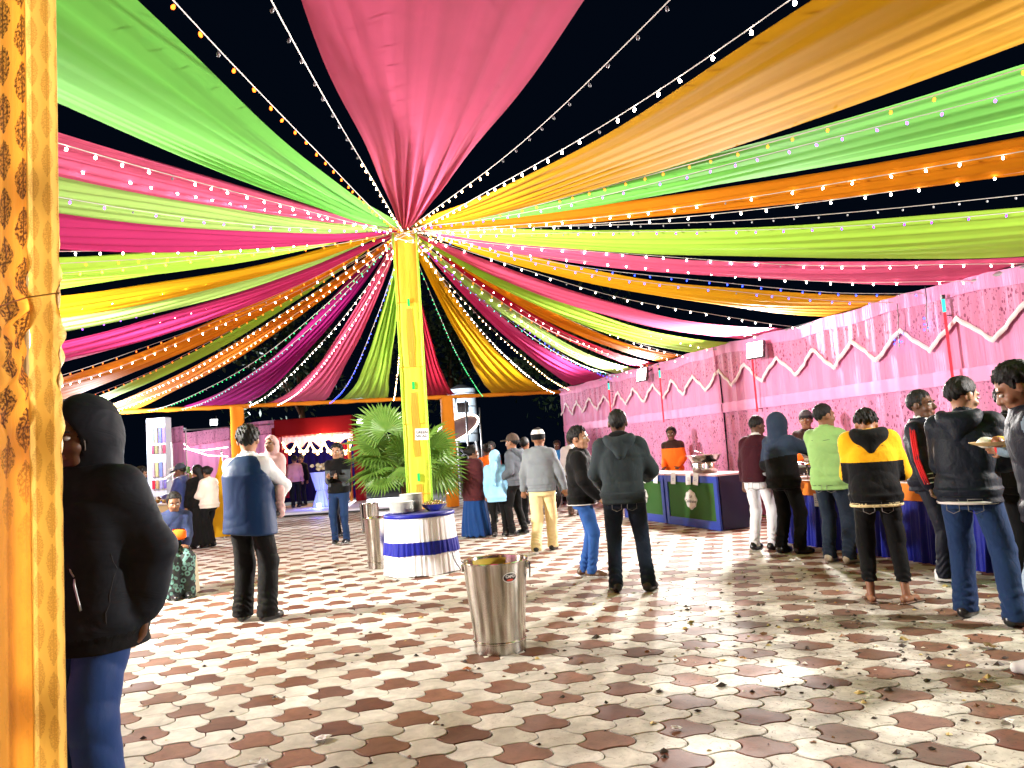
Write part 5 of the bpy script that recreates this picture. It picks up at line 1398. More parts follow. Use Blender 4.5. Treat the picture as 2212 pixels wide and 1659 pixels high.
    if hood == 'up':
        Hf = Field(np.minimum(neck, hc) - [.28, .28, .2], np.maximum(neck, hc) + [.28, .28, .24], vox); hm = (extras or {}).get('hood', top[0] if isinstance(top, list) else top)
        Hf.ell(HM((0, -.025, .025)), np.array([.098, .124, .128]) * hs, .02, 'u', Rm); Hf.cone(HM((0, -.04, -.04)), neck + np.array([0, -.02, -.03]), .094 * hs, .115 * hs, .04)
        Hf.ell(HM((0, .13, -.01)), np.array([.072, .12, .105]) * hs, .02, 'd', Rm); Hf.ell(HM((0, .0, .01)), np.array([.080, .102, .108]) * hs, .01, 'd', Rm)
        Hf.wrinkle(.0035, 9, .8); Hf.mesh('hood', hm, e)
    tag(e, label, 'person', 'guests and servers in the tent')
    e['_'] = 0; del e['_']
    return e, dict(ARM=ARM, LEG=LEG, HM=HM, neck=neck, up=up, s=s, hc=hc, F=(I_top if top is not None else None))
# ------------------------------------------------------------------ fabrics
C_ = lambda n, *c, **k: cloth(n, tuple(srgb(*c)), **k)
NAVY = C_('navy_jacket', 6, 16, 30, rough=.6); NAVY2 = C_('navy_track', 7, 10, 26, rough=.6); BLK = C_('black_cloth', 5, 5, 6); BLK2 = C_('black_trouser', 8, 9, 12)
GREY = C_('grey_hoodie', 38, 47, 51); DENIM_D = C_('dark_denim', 20, 31, 46, wr=.45); DENIM_B = C_('blue_denim', 42, 82, 146, wr=.5, var=.3); DENIM_M = C_('mid_denim', 26, 48, 84, wr=.45)
DENIM_L = C_('light_denim', 150, 172, 190, wr=.45); LIMESH = C_('light_green_shirt', 132, 168, 100); YEL = C_('yellow_fleece', 238, 172, 22); CREAMC = C_('cream_chino', 224, 202, 150)
MAR = C_('maroon_knit', 52, 12, 24); WHT = C_('white_jeans', 226, 226, 230); WSH = C_('white_shirt', 228, 232, 238); BHOOD = C_('steel_blue_hood', 38, 50, 70); GREYJ = C_('grey_fleece', 112, 118, 124)
LBLUE = C_('light_blue_knit', 138, 192, 228); ORG = C_('orange_uniform', 236, 108, 28); VEST = C_('blue_nehru_vest', 6, 38, 76, rough=.5, sheen=.04, wr=.12); SHAWL = C_('maroon_shawl', 66, 26, 30); BSAREE = C_('blue_saree', 16, 52, 104)
CRM = C_('cream_sweater', 214, 204, 190); VELV = C_('blue_velvet', 34, 50, 104, rough=.5, sheen=.6); CHILDW = C_('child_pink_white', 206, 168, 166); RED_C = C_('red_sleeve', 196, 34, 40); GRYT = C_('grey_tee', 108, 126, 138)
PLAID = C_('check_shirt', 44, 54, 88); CREAMSK = C_('cream_cover', 208, 196, 170); TEAL = None
_t = NT('flower_print'); _co = _t.coord('Object'); _v = _t.n('ShaderNodeTexVoronoi'); _v.inputs['Scale'].default_value = 16; _t.set(_v.inputs['Vector'], _co)
_k = _t.math('MULTIPLY', _t.math('GREATER_THAN', _v.outputs['Distance'], .22), _t.math('LESS_THAN', _v.outputs['Distance'], .5)); FLOWER = _t.done(_t.bsdf(_t.mix(_k, (.012, .016, .018), (.10, .22, .19)), .8))
_t = NT('hood_jacket_dark'); _co = _t.coord('Object'); _n = _t.noise(_co, 6, 4); _c2 = _t.mix(_n, (.006, .0075, .011), (.014, .017, .024)); JKT = _t.done(_t.bsdf(_c2, .68, 0, _t.bump(_t.noise(_t.mapping(_co, (5, 5, 9)), 1.2, 3, .5, .6), .3, .04), .1))
TRBL = C_('blue_trouser', 30, 58, 112, rough=.6, wr=.1)
KNITW = C_('white_knit', 210, 205, 200)

DETAIL = []
def at(u, v): p = G(u, v); return (p[0], p[1])
# 1 hooded man close to the camera
p = atY(184, 1200, 3.02)
RIB = C_('rib_knit_black', 7, 8, 11)
e, I = person((p[0], p[1] + .02), 164, 1.71, 'person in a dark hooded jacket and blue trousers standing beside the entrance post', [JKT, RIB], TRBL, sk='dark', g=1.08, hood='up', hem=.76, th=.040, vox=.010, head=(-8, 8, 0),
    hands={'L': (-.215, -.05, .88), 'R': (.27, .05, .85)}, elbow={'L': (-.8, -.5, 0), 'R': (.8, -.6, 0)}, wide=1.25, wrk=.0042, collar=False, hair=None, eyes=True, legw=1.1, paint=lambda P, up, s: np.where((P[:, 2] < up(.825)), 1, 0))
F_ = I['F']; HSC = I['s'] * 1.13
PIPE = plain('grey_piping', (.16, .15, .14), .6, 0, .1, 9, 0)
ring = []
for a in np.linspace(-2.3, 2.3, 26):
    ring.append(I['HM']((.076 * math.sin(a), .080 - .022 * abs(math.sin(a)) - .02 * (abs(a) / 2.3) ** 2, -.005 + .105 * math.cos(a))))
MB().tube(ring, .003, 5).build('hood_piping', PIPE, e, True)
def front_line(pts, r, name, mat, off=.004):
    MB().tube([(x, surf(F_, x, z) + off, z) for x, z in pts], r, 5).build(name, mat, e, True)
ZIP = plain('zip_metal', (.35, .35, .36), .35, .9, .1, 9, 0); SEAM = plain('seam_dark', (.004, .004, .006), .8, 0, .1, 9, 0)
front_line([(.0, z) for z in np.linspace(.80, 1.42, 22)], .005, 'front_zip', SEAM)
for sg in (-1, 1):
    front_line([(sg * (.075 + .05 * t), 1.10 - .17 * t) for t in np.linspace(0, 1, 8)], .005, 'pocket_zip', ZIP)
    front_line([(sg * (.055 + .0 * t), 1.13 - .28 * t) for t in np.linspace(0, 1, 10)], .003, 'pocket_seam', SEAM)
    front_line([(sg * (.20 + .0 * t), 1.13 - .28 * t) for t in np.linspace(0, 1, 10)], .003, 'pocket_seam', SEAM)
MB().lathe([(0, 0), (.010, 0), (.011, .004), (.008, .007), (0, .008)], n=16).build('snap_button', plain('snap_metal', (.28, .22, .18), .35, .8, .1, 9, 0), e, True, loc=(.045, surf(F_, .045, .90) + .002, .90), rot=(-PI / 2, 0, 0))
# 2 seated woman with printed lap, on a covered chair
p = at(392, 1292)
e, I = person((p[0] - .20, p[1] + .30), 212, 1.45, 'seated person in a check shirt and flower print trousers beside the hooded man', PLAID, FLOWER, sk='brown', ph=.52, feet={'R': (.09, .46, 4), 'L': (-.10, .42, -4)}, knees={'R': (0, .5, 1), 'L': (0, .5, 1)},
    hands={'R': (.10, .36, 1.02), 'L': (-.10, .36, 1.02)}, hair='bun', vox=.014, hem=.90, wide=1.5, shoe=SHOE_B, head=(0, 18, 0))
ch = empty('covered_chair', (p[0] - .20, p[1] + .30, 0), rad(212))
v, f = skirt(.27, .235, .01, .44, 60, .008, 4, 6); mk('seat_cover', v, f, CREAMSK, ch, True)
MB().box((0, -.02, .445), (.42, .42, .04), bev=.015).build('seat', CREAMSK, ch); MB().box((0, -.235, .68), (.40, .04, .50), bev=.015).build('backrest', CREAMSK, ch)
tag(ch, 'chair under a cream cloth cover with the seated guest', 'chair')
bg = MB(); bg.box((0, 0, .06), (.17, .08, .13), bev=.03); o = bg.build('cloth_bag', ORG, None, True, loc=(p[0] - .02, p[1] + .02, .66)); tag(o, 'small orange cloth bag on the lap of the seated guest', 'bag')
# left group by the stall
person(at(305, 1192), -70, 1.58, 'dark haired person seen just past the shoulder of the hooded man', C_('plum_top', 120, 90, 110), BLK2, vox=.018, hair='thick', head=(0, 20, 0))
person(at(398, 1186), 82, 1.58, 'person in a cap and blue velvet jacket eating at the stall', VELV, BLK2, sk='dark', vox=.015, hat=('cap', C_('grey_cap', 52, 58, 70)), head=(0, 18, 0), hands={'R': (.12, .36, 1.10), 'L': (-.14, .34, 1.08)}, hem=.80, g=1.05)
person(at(432, 1184), 40, 1.53, 'person in a long dark dress behind the blue velvet jacket', BLK, BLK, vox=.018, hair='long', skirt=(.06, .26), head=(20, 12, 0), hands={'R': (.14, .28, 1.05)})
person(at(455, 1182), 75, 1.50, 'person in a cream sweater and black trousers at the stall', CRM, BLK2, vox=.015, hair='bun', head=(0, 22, 0), hands={'R': (.10, .36, 1.08), 'L': (-.14, .34, 1.06)}, hem=.84, g=1.12, th=.024)
# vest man and the child he carries
vp = at(548, 1342)
def vest_paint(P, up, s):
    r = np.abs(P[:, 0]) ; return np.where((r > .205 * s * 1.13) , 1, 0)
e, I = person((vp[0], vp[1]), -6, 1.80, 'person in a blue sleeveless vest over a white shirt, back turned, carrying a child', WSH, BLK, sk='tan', g=1.02, vox=.010, hair='thick', hem=.96, th=.012, head=(18, 6, 0),
    hands={'L': (-.06, .30, 1.02), 'R': (.12, .34, 1.06)}, elbow={'L': (-1, -.25, -.2), 'R': (1, -.2, -.2)}, feet={'R': (.13, .0, -18), 'L': (-.12, .05, 12)}, wide=1.25, legw=1.12)
s = I['s']; up = I['up']
F = Field((-.34, -.30, .6), (.34, .34, 1.62), .010)
zc = [.70, .80, .92, 1.05, 1.18, 1.30, 1.39, 1.45, 1.475]
F.loft([up(q) for q in zc], [.255, .248, .238, .230, .236, .240, .196, .134, .095], [.188, .188, .19, .194, .192, .188, .155, .118, .094], [0] * 9, [0, 0, .01, .015, .01, 0, 0, 0, 0], .02)
for k in 'RL': F.cone(I['ARM'][k][0] + np.array([.03 if k == 'R' else -.03, 0, -.03]), I['ARM'][k][1], .098, .075, .02, 'd')
F.wrinkle(.0016, 77, .8); F.cut(lambda X, Y, Z: (up(.775) - .02 * np.sin(6 * X) - Z) + 0 * Y)
F.mesh('vest', VEST, e)
cp = np.array([vp[0], vp[1]]) + np.array([.125, .27])
e2, I2 = person((cp[0], cp[1]), 172, .92, 'small child in a pale hooded jacket looking over the shoulder of the vest man', CHILDW, CHILDW, shoe=SHOE_B, sk='tan', g=1.35, hood='up', hem=.80, th=.020, vox=.009, z=.88,
    hands={'R': (.16, .22, 1.30), 'L': (-.12, .22, 1.26)}, ph=.40 * .92, feet={'R': (.22, .20, 20, .08), 'L': (-.27, .22, -20, .06)}, knees={'R': (.6, 1, .3), 'L': (-.6, 1, .3)}, head=(0, 0, 8), headoff=(-.045, .05, .03), hair='short', shoulder=.95)
# phone man and companion
e, I = person(at(738, 1174), 176, 1.73, 'young person in a black and grey jacket and jeans looking at a phone', [BLK, C_('charcoal_panel', 70, 76, 80)], DENIM_M, sk='tan', vox=.013, hands={'R': (.07, .30, 1.16), 'L': (-.07, .30, 1.16)}, hem=.88, head=(0, 8, 0), hair='thick', sole=SHOE_W, wide=.9,
    paint=lambda P, up, s: np.where((np.abs(P[:, 0]) > .10) & (P[:, 2] < up(1.28)) & (P[:, 2] > up(1.0)), 1, 0))
q = at(738, 1174); o = MB().box((0, 0, 0), (.075, .012, .15), bev=.004).build('phone', BLACKM, None, loc=(q[0] - .0, q[1] - .37, 1.235), rot=(rad(-50), 0, 0)); tag(o, 'dark phone held by the young person near the gateway', 'phone')
person((at(738, 1174)[0] - .30, at(738, 1174)[1] + 1.4), 150, 1.66, 'person in dark clothes just behind the young person with the phone', BLK, NAVY2, vox=.018, hair='short')
# group right of the palm
person(at(1030, 1160), -50, 1.52, 'person in a maroon shawl and blue sari beside the palm', SHAWL, BSAREE, sk='brown', vox=.014, hair='bun', skirt=(.03, .27), hem=.70, th=.04, g=1.12, head=(-20, 5, 0), hands={'R': (.12, .26, 1.0), 'L': (-.16, .22, 1.0)})
person((at(1056, 1150)[0], at(1056, 1150)[1] + 1.6), 20, 1.55, 'person in an orange top half hidden behind the light blue headscarf', ORG, BLK2, sk='dark', vox=.018, hair='thick')
e, I = person(at(1080, 1160), 4, 1.40, 'person in a light blue headscarf and matching top, back turned', LBLUE, BLK, sk='tan', vox=.011, hood='up', hem=.72, th=.022, g=.98, hair=None, collar=False, extras={'hood': LBLUE}, feet={'R': (.13, .03, -8), 'L': (-.10, 0, 6)}, hands={'R': (.22, .02, .74), 'L': (-.22, .02, .74)}, wide=.9)
F = Field((-.2, -.28, .85), (.2, .1, 1.35), .011); n_ = I['neck']; F.cone(n_ + [-.02, -.10, .03], n_ + [-.05, -.155, -.30], .07, .035, .02); F.wrinkle(.004, 4); F.mesh('scarf_tail', LBLUE, e)
person(at(1122, 1156), 62, 1.66, 'person in a cap and grey hooded sweatshirt facing the palm', C_('slate_sweat', 78, 84, 92), BLK, sk='brown', vox=.012, hat=('cap', C_('brown_cap', 70, 58, 50)), hood='down', hem=.86, th=.022, head=(0, 4, 0), feet={'R': (.14, -.04, -10), 'L': (-.1, .08, 8)}, hands={'R': (.16, .22, 1.0), 'L': (-.2, .2, .98)}, sole=SHOE_W)
person((at(1135, 1150)[0] + .1, at(1135, 1150)[1] + 1.2), -20, 1.62, 'person in dark clothes behind the person in the cap', BLK, BLK2, vox=.018, hair='short')
person((at(1062, 1135)[0], at(1062, 1135)[1] + 2.6), 150, 1.62, 'dark haired person far behind the light blue headscarf', C_('rust_top', 120, 46, 30), BLK2, sk='dark', vox=.02, hair='thick')
e, I = person(at(1180, 1192), -14, 1.66, 'person walking away in a grey jacket, cream trousers and striped beanie', GREYJ, CREAMC, sk='brown', vox=.011, hair=None, hat=('beanie', [BLK, KNITW]), hem=.86, th=.026, g=1.06, feet={'R': (.07, .16, -6), 'L': (-.09, -.20, 4, .03)}, knees={'R': (0, 1, 0), 'L': (0, 1, 0)},
    hands={'R': (.33, .06, .84), 'L': (-.31, .10, .78)}, elbow={'R': (1, -.8, 0), 'L': (-1, -.8, 0)}, wide=1.18, sole=SHOE_B, eyes=False)
# pair in the middle
e, I = person(at(1270, 1246), -98, 1.60, 'person in a black zipped jacket and blue jeans facing the grey hoodie', BLK, DENIM_B, sk='tan', vox=.010, hair='thick', hem=.84, th=.028, g=1.08, head=(-22, 0, 0), hands={'R': (.20, .20, .92), 'L': (-.20, .20, .92)}, elbow={'R': (.9, -.8, 0), 'L': (-.9, -.8, 0)}, feet={'R': (.07, .06, -20), 'L': (-.07, -.04, 10)}, shoe=SHOE_BR, sole=SHOE_W, wide=.92)
MB().tube([(.205 * math.sin(a), .165 * math.cos(a), I['up'](.845)) for a in np.linspace(0, 2 * PI, 30)], .006, 5, False).build('hem_piping', KNITW, e, True)
e, I = person(at(1364, 1278), -8, 1.72, 'person in a grey hooded sweatshirt and dark jeans seen from behind', GREY, DENIM_D, sk='dark', vox=.010, hair='crop', hood='down', hem=.84, th=.026, g=1.10, hands={'R': (.24, .30, 1.06), 'L': (-.20, .28, 1.0)}, elbow={'R': (.55, -.8, -.5), 'L': (-.6, -.8, -.5)}, feet={'R': (.17, .0, -22), 'L': (-.14, .02, 16)}, wide=1.0, legw=1.05, eyes=False, shoulder=1.04, extras={'hood': GREY}); DETAIL.append((e, I, 1.1, 0.84))
lin = Field(I['neck'] - [.2, .3, .2], I['neck'] + [.2, .2, .2], .01); lin.ell(I['neck'] + np.array([0, -.07, .03]), (.105, .075, .06), 0); lin.mesh('hood_lining', BLK, e)
# far people and shirt behind
person((at(1245, 1120)[0] + .05, at(1245, 1120)[1] + .6), 10, 1.66, 'person in a white shirt behind the black zipped jacket', WSH, C_('brown_trouser', 96, 82, 72), sk='dark', vox=.016, hair='short', shoe=SHOE_BR)
person((at(1212, 1100)[0] + .1, at(1212, 1100)[1] + 1.5), 170, 1.56, 'person with a blue scarf far behind by the motorbike', C_('bright_blue', 40, 120, 190), BLK2, sk='dark', vox=.02, hair='thick')
# servers
def uni(P, up, s): return np.where(P[:, 2] > up(1.325) - .03 * np.abs(P[:, 0]), 1, 0)
sp_ = T(5.45, 2.75)
person(sp_, 148, 1.62, 'server in an orange and black uniform behind the green counter', [ORG, C_('uniform_black', 44, 26, 22)], BLK2, sk='dark', vox=.012, hair='thick', hem=.86, hands={'R': (.14, .22, .96), 'L': (-.16, .20, .96)}, paint=uni, head=(10, 0, 0))
sp_ = T(5.42, -1.12)
person(sp_, 140, 1.66, 'server in a beanie and orange black uniform behind the buffet with folded arms', [ORG, C_('uniform_black', 44, 26, 22)], BLK2, sk='brown', vox=.011, hair=None, hat=('beanie', [C_('dark_knit', 38, 36, 40), C_('grey_knit', 78, 78, 84)]), hem=.86, hands={'R': (-.10, .24, 1.10), 'L': (.10, .26, 1.06)}, elbow={'R': (1, .1, -.6), 'L': (-1, .1, -.6)}, paint=uni, head=(12, 0, 0))
sp_ = T(5.5, -4.05)
person(sp_, 120, 1.45, 'server in an orange uniform bending behind the raised plate', [ORG, ORG], BLK2, sk='brown', vox=.014, hair='short', lean=(0, .22), head=(0, 30, 0), hands={'R': (.14, .42, .98), 'L': (-.14, .42, .98)})
# buffet line
e, I = person(at(1650, 1188), -52, 1.62, 'person in a maroon sweater and white jeans at the buffet', MAR, WHT, sk='dark', vox=.010, hair='crop', hem=.88, th=.018, g=1.02, head=(-8, 22, 0), lean=(0, .06), hands={'R': (.16, .24, 1.06), 'L': (-.22, .02, .78)}, feet={'R': (.10, .06, -8), 'L': (-.10, -.04, 8)}, wide=.98, collar=KNITW); DETAIL.append((e, I, 1.02, 0.88))
e, I = person(at(1708, 1196), -64, 1.60, 'person in a steel blue hooded top raising a cup at the buffet', [BLK2, BHOOD], BLK, sk='dark', vox=.010, hood='up', hair=None, hem=.82, th=.030, g=1.06, head=(0, 0, 0), hands={'R': (.10, .40, 1.44), 'L': (-.20, .18, .96)}, elbow={'R': (.7, .2, -1), 'L': (-.5, -1, 0)}, extras={'hood': BHOOD}, feet={'R': (.12, .05, -10), 'L': (-.11, -.03, 8)}, wide=1.15, collar=False, paint=lambda P, up, s: np.where(P[:, 2] > up(1.20) + .15 * P[:, 0], 1, 0))
cup = I['ARM']['R'][2]; W_ = np.array(e.matrix_basis @ Vector(tuple(cup + np.array([0, .10, .03]))))
o = MB().lathe([(0, 0), (.024, 0), (.032, .07), (.033, .072), (.029, .07), (.0, .01)], n=16).build('paper_cup', plain('red_cup', (.40, .10, .08), .5, 0, .1, 9, 0), None, True, loc=W_ - np.array([0, 0, .02])); tag(o, 'small red paper cup raised by the hooded buffet guest', 'cup')
e, I = person(at(1812, 1216), -48, 1.66, 'person in a light green shirt and dark jeans at the buffet', LIMESH, C_('ink_jeans', 26, 36, 50, wr=.45), sk='brown', vox=.010, hair='crop', hem=.80, th=.022, g=1.02, head=(-30, 2, 0), hands={'R': (.12, .32, 1.04), 'L': (-.12, .32, 1.02)}, elbow={'R': (.4, -1, -.5), 'L': (-.4, -1, -.5)}, shoe=SHOE_T, feet={'R': (.12, .02, -14), 'L': (-.10, .02, 6)}, wide=1.1); DETAIL.append((e, I, 1.08, 0.8))
e, I = person(at(1918, 1304), -22, 1.60, 'person in a yellow and black hooded fleece, head bowed, in sandals', [BLK2, YEL, CREAMC], BLK, sk='brown', vox=.009, hair='thick', hood='down', hem=.83, th=.030, g=1.02, lean=(.0, .10), head=(0, 44, 0), headoff=(0, .04, -.055), hands={'R': (.13, .36, 1.06), 'L': (-.10, .36, 1.06)}, elbow={'R': (.6, -.5, -1), 'L': (-.35, -.6, -1)}, shoe=SHOE_BR, bare=True, cuff=.17, wide=.98, legw=.92, feet={'R': (.15, .02, -40), 'L': (-.12, .04, 8)}, extras={'hood': BLK}, collar=False,
    paint=lambda P, up, s: np.where(P[:, 2] < up(.865), np.where(((P[:, 2] * 70) % 1) < .8, 2, 0), np.where((P[:, 2] > up(1.215)) | (np.abs(P[:, 0]) > .232), 1, 0))); DETAIL.append((e, I, 1.02, 0.83))
e, I = person(at(2030, 1252), -138, 1.68, 'person in a navy track jacket with striped sleeves over a white shirt', [NAVY2, WSH], NAVY2, sk='dark', vox=.009, hair='short', hem=.82, th=.024, g=1.0, head=(-6, 0, 0), hands={'R': (.24, .10, .86), 'L': (-.20, .14, .90)}, elbow={'R': (.8, -1, 0), 'L': (-.8, -1, 0)}, shoe=SHOE_W, sole=SHOE_B, wide=1.05, collar=WSH, feet={'R': (.13, .10, 10), 'L': (-.08, .02, -10)},
    paint=lambda P, up, s: np.where((P[:, 1] > .06) & (np.abs(P[:, 0]) < .085 + .05 * (up(1.3) - P[:, 2])), 1, 0))
for k in 'R':
    S0, E_, H_ = I['ARM'][k]; out = np.array([1, .1, .15]) * (1 if k == 'R' else -1)
    for q in (-.016, .0, .016):
        a = S0 + np.array([.072, q, .02]); b = E_ + np.array([.068, q, 0]); c = H_ + (E_ - H_) * .12 + np.array([.050, q, 0]); MB().tube([a, (a + b) / 2 + np.array([.008, 0, 0]), b, (b + c) / 2 + np.array([.004, 0, 0]), c], .010, 5).build('sleeve_stripe', RED_C, e, True)
    for q in (.03, .07, .11): w_ = H_ + (E_ - H_) * q / .25; d_ = (E_ - H_) / np.linalg.norm(E_ - H_); a1 = np.cross(d_, [0, 1, 0]); a1 /= np.linalg.norm(a1); a2 = np.cross(d_, a1); MB().tube([w_ + (a1 * math.cos(t) + a2 * math.sin(t)) * .054 for t in np.linspace(0, 2 * PI, 18)], .0055, 5, False).build('cuff_stripe', KNITW, e, True)
e, I = person(at(2128, 1344), -46, 1.70, 'person in a navy jacket and blue jeans with back turned at the buffet', NAVY, DENIM_M, sk='tan', vox=.009, hair='short', hood='down', hem=.84, th=.032, g=1.04, lean=(.0, .07), head=(-36, 14, 0), hands={'R': (.14, .36, 1.10), 'L': (-.12, .36, 1.06)}, elbow={'R': (.5, -.6, -.9), 'L': (-.35, -.6, -1)}, feet={'R': (.20, -.04, -30), 'L': (-.14, .10, -4)}, wide=1.12, legw=1.12, shoulder=1.05); DETAIL.append((e, I, 1.14, 0.84))
MB().tube([(.198 * math.sin(a), .168 * math.cos(a) - .004, I['up'](.848)) for a in np.linspace(PI * .62, PI * 1.45, 24)], .012, 5, False).build('hem_piping', KNITW, e, True)
person(T(4.02, -5.30), -75, 1.66, 'dark haired person hidden behind the navy jacket, head only in view', BLK, BLK2, sk='dark', vox=.014, hair='thick', head=(0, 15, 0))
rp = at(2325, 1450); pp = atY(2150, 962, 4.70)
e, I = person(rp, 62, 1.70, 'person cut by the picture edge holding a plate, red and navy top, pale jeans', [NAVY2, GRYT, RED_C], DENIM_L, sk='brown', vox=.010, hair='thick', hem=.82, th=.026, g=1.06, head=(0, 28, 0), lean=(0, .05), hands={'L': to_local(rp, 62, 1.70, pp + np.array([.13, -.02, -.02])), 'R': to_local(rp, 62, 1.70, pp + np.array([.14, .14, -.03]))}, elbow={'L': (-.5, -.4, -1), 'R': (.5, -.4, -1)}, shoe=SHOE_W, wide=1.05, feet={'L': (-.12, .12, -4), 'R': (.12, -.1, 4)},
    paint=lambda P, up, s: np.where((P[:, 1] > .19) & (P[:, 2] < up(1.24)), 2, np.where((np.abs(P[:, 0]) > .205), 1, 0)))
e = empty('food_plate', pp)
rim = MB().lathe([(0, 0), (.09, 0), (.10, .004), (.142, .022), (.145, .026), (.138, .024), (.098, .009), (0, .006)], n=60)
rv = []
for x, y, z_ in rim.v:
    a = math.atan2(y, x); r = math.hypot(x, y); rv.append((x, y, z_ + (.003 * math.sin(a * 30) if r > .1 else 0)))
o = mk('plate', rv, rim.f, plain('leaf_plate', (.55, .38, .17), .5, 0, .2, 12, .1), e, True)
for cx, cy, r_, col, nm in ((.03, .0, .055, (.68, .45, .06), 'yellow_rice'), (-.05, .01, .05, (.72, .68, .58), 'white_rice'), (-.02, -.055, .035, (.22, .07, .03), 'curry')):
    fd_ = Field((-.1, -.1, -.01), (.1, .1, .08), .008); fd_.ell((0, 0, .012), (r_, r_, .032), 0); fd_.wrinkle(.003, 8, 4); o = fd_.mesh(nm, plain(nm, col, .5, 0, .25, 60, .5, 120), e); o.location = (cx, cy, .008)
tag(e, 'brown ribbed plate heaped with rice held out at the picture edge', 'plate')

# jeans details: back pockets and waist seams on the nearest pairs of jeans
def jeans(person_e, I, g, col, wd):
    s = I['s']; up = I['up']; st = plain('stitch_' + col.name, (.16, .15, .14), .7, 0, .1, 9, 0)
    for sg in (-1, 1):
        x0, x1 = .028 * sg, .115 * sg; zt, zb = up(.875), up(.775)
        pts = []
        for x, z in ((x0, zt), (x0, zb + .02), ((x0 + x1) / 2, zb), (x1, zb + .02), (x1, zt), (x0, zt)):
            yy = -math.sqrt(max(0, 1 - (x / (.178 * g)) ** 2)) * (.122 * g) * s - .024; pts.append((x * s, yy, z))
        MB().tube(pts, .0028, 4).build('pocket_stitch', st, person_e, True)

def rear_lines(e, I, lines, r, mat, name, back=True, off=.003):
    for pts in lines:
        MB().tube([(x * I['s'], surf(I['F'], x * I['s'], I['up'](z), back) + (-off if back else off), I['up'](z)) for x, z in pts], r, 4).build(name, mat, e, True)
SEAM2 = plain('garment_seam', (.006, .006, .008), .9, 0, .1, 9, 0); STI = plain('denim_stitch', (.20, .19, .17), .8, 0, .1, 9, 0)  # near-black lines for yoke and hem seams, pale stitch colour
for e, I, g, hm in DETAIL:
    rear_lines(e, I, [[(x, 1.335 + .015 * abs(x) / .12) for x in np.linspace(-.12, .12, 9)]], .0022, SEAM2, 'yoke_seam')
    rear_lines(e, I, [[(x, hm + .055) for x in np.linspace(-.13, .13, 11)]], .0028, SEAM2, 'hem_seam')
    jeans(e, I, g, DENIM_M, 1)
# ================================================================== beyond the tent: gateway, walkway, far curtain, stall, tower, trees
REDC = drape_mat('gateway_red', (.24, .008, .014), .1); MARC = drape_mat('gateway_maroon', (.30, .012, .045), .1); NAVC = drape_mat('gateway_navy', (.008, .006, .07), .1); GATEP = drape_mat('gateway_pink', (.90, .38, .42), .3)
WARML = emit('gateway_rope', (1, .60, .22), 12); ROPEW = emit('rope_white', (1, .86, .80), 9)
GY = 25.0
def gp(u, v, y=GY): return atY(u, v, y)
e = empty('gateway', gp(690, 1090)); o0 = np.array(e.location); o0[2] = 0; e.location = o0
def gbox(u0, v0, u1, v1, dep, name, mat, y=GY, par=None, bev=.02):
    a = gp(u0, v0, y); b = gp(u1, v1, y); c = (a + b) / 2
    return MB().box(c - o0, (abs(b[0] - a[0]), dep, abs(b[2] - a[2])), bev=bev).build(name, mat, par or e)
gbox(596, 908, 765, 932, .5, 'header', REDC)
gbox(764, 925, 790, 1088, .45, 'pillar', REDC); gbox(590, 925, 608, 1088, .45, 'pillar', REDC)
gbox(751, 950, 762, 1086, .2, 'lit_column', plain('orange_lit_column', (.75, .28, .04), .5), GY - .2)  # orange light on this column is put into its colour
def pleated(u0, v0, u1, v1, name, mat, y, n=40, amp=.05, scal=None, per=9):
    a = gp(u0, v0, y); b = gp(u1, v1, y); v = []; f = []
    for j in range(7):
        for i in range(n + 1):
            t = i / n; zt = max(a[2], b[2]); zb = min(a[2], b[2])
            if scal: zb2 = zb + scal(t) * (zt - zb); z = zb2 + (zt - zb2) * j / 6
            else: z = zb + (zt - zb) * j / 6
            v.append((a[0] + (b[0] - a[0]) * t - o0[0], y + amp * math.sin(t * per * 6.28) - o0[1], z))
    for j in range(6):
        for i in range(n): k = j * (n + 1) + i; f.append((k, k + 1, k + n + 2, k + n + 1))
    return mk(name, v, f, mat, e, True)
pleated(608, 928, 764, 962, 'pink_valance', GATEP, GY - .1, 60, .03, lambda t: .35 * abs(math.sin(t * 12)), 14)
pleated(600, 945, 770, 1075, 'navy_backdrop', NAVC, GY + 1.4, 60, .06, None, 10)
pleated(734, 958, 764, 1075, 'maroon_curtain', MARC, GY + .1, 24, .05, None, 4)
pleated(604, 958, 625, 1075, 'maroon_curtain', MARC, GY + .1, 20, .05, None, 3)
for k in range(5):
    a = gp(610 + k * 30, 955, GY - .25); b = gp(640 + k * 30, 953, GY - .25); N = 12
    pts = [a + (b - a) * t - o0 - np.array([0, 0, .32 * 4 * t * (1 - t)]) for t in np.linspace(0, 1, N)]
    MB().tube(pts, .028, 6).build('rope_light', WARML, e, True)
    for t in (.25, .5, .75): MB().lathe([(0, -.05), (.05, -.02), (.05, .03), (0, .06)], c=tuple(a + (b - a) * t - o0 - np.array([0, 0, .32 * 4 * t * (1 - t) + .08])), n=8).build('lamp', WARML, e, True)
ch = gp(705, 945, GY - .1) - o0
for k in range(9): a = k * .7; MB().lathe([(0, -.07), (.05, -.03), (.05, .03), (0, .07)], c=(ch[0] + .28 * math.cos(a), ch[1] + .28 * math.sin(a), ch[2] + .08 * math.sin(a * 2)), n=8).build('lamp', WARML, e, True)
ld = bpy.data.lights.new('chandelier_lamp', 'POINT'); ld.energy = 60; ld.color = (1, .62, .30); ld.shadow_soft_size = .25; lo = bpy.data.objects.new('chandelier_lamp', ld); COL.objects.link(lo); lo.location = tuple(ch + o0 - np.array([0, .5, .15]))
tag(e, 'red gateway with pink valance and warm rope lights beyond the tent', 'gateway')
w0 = [G(612, 1119), G(790, 1098)]; wl = MB(); 
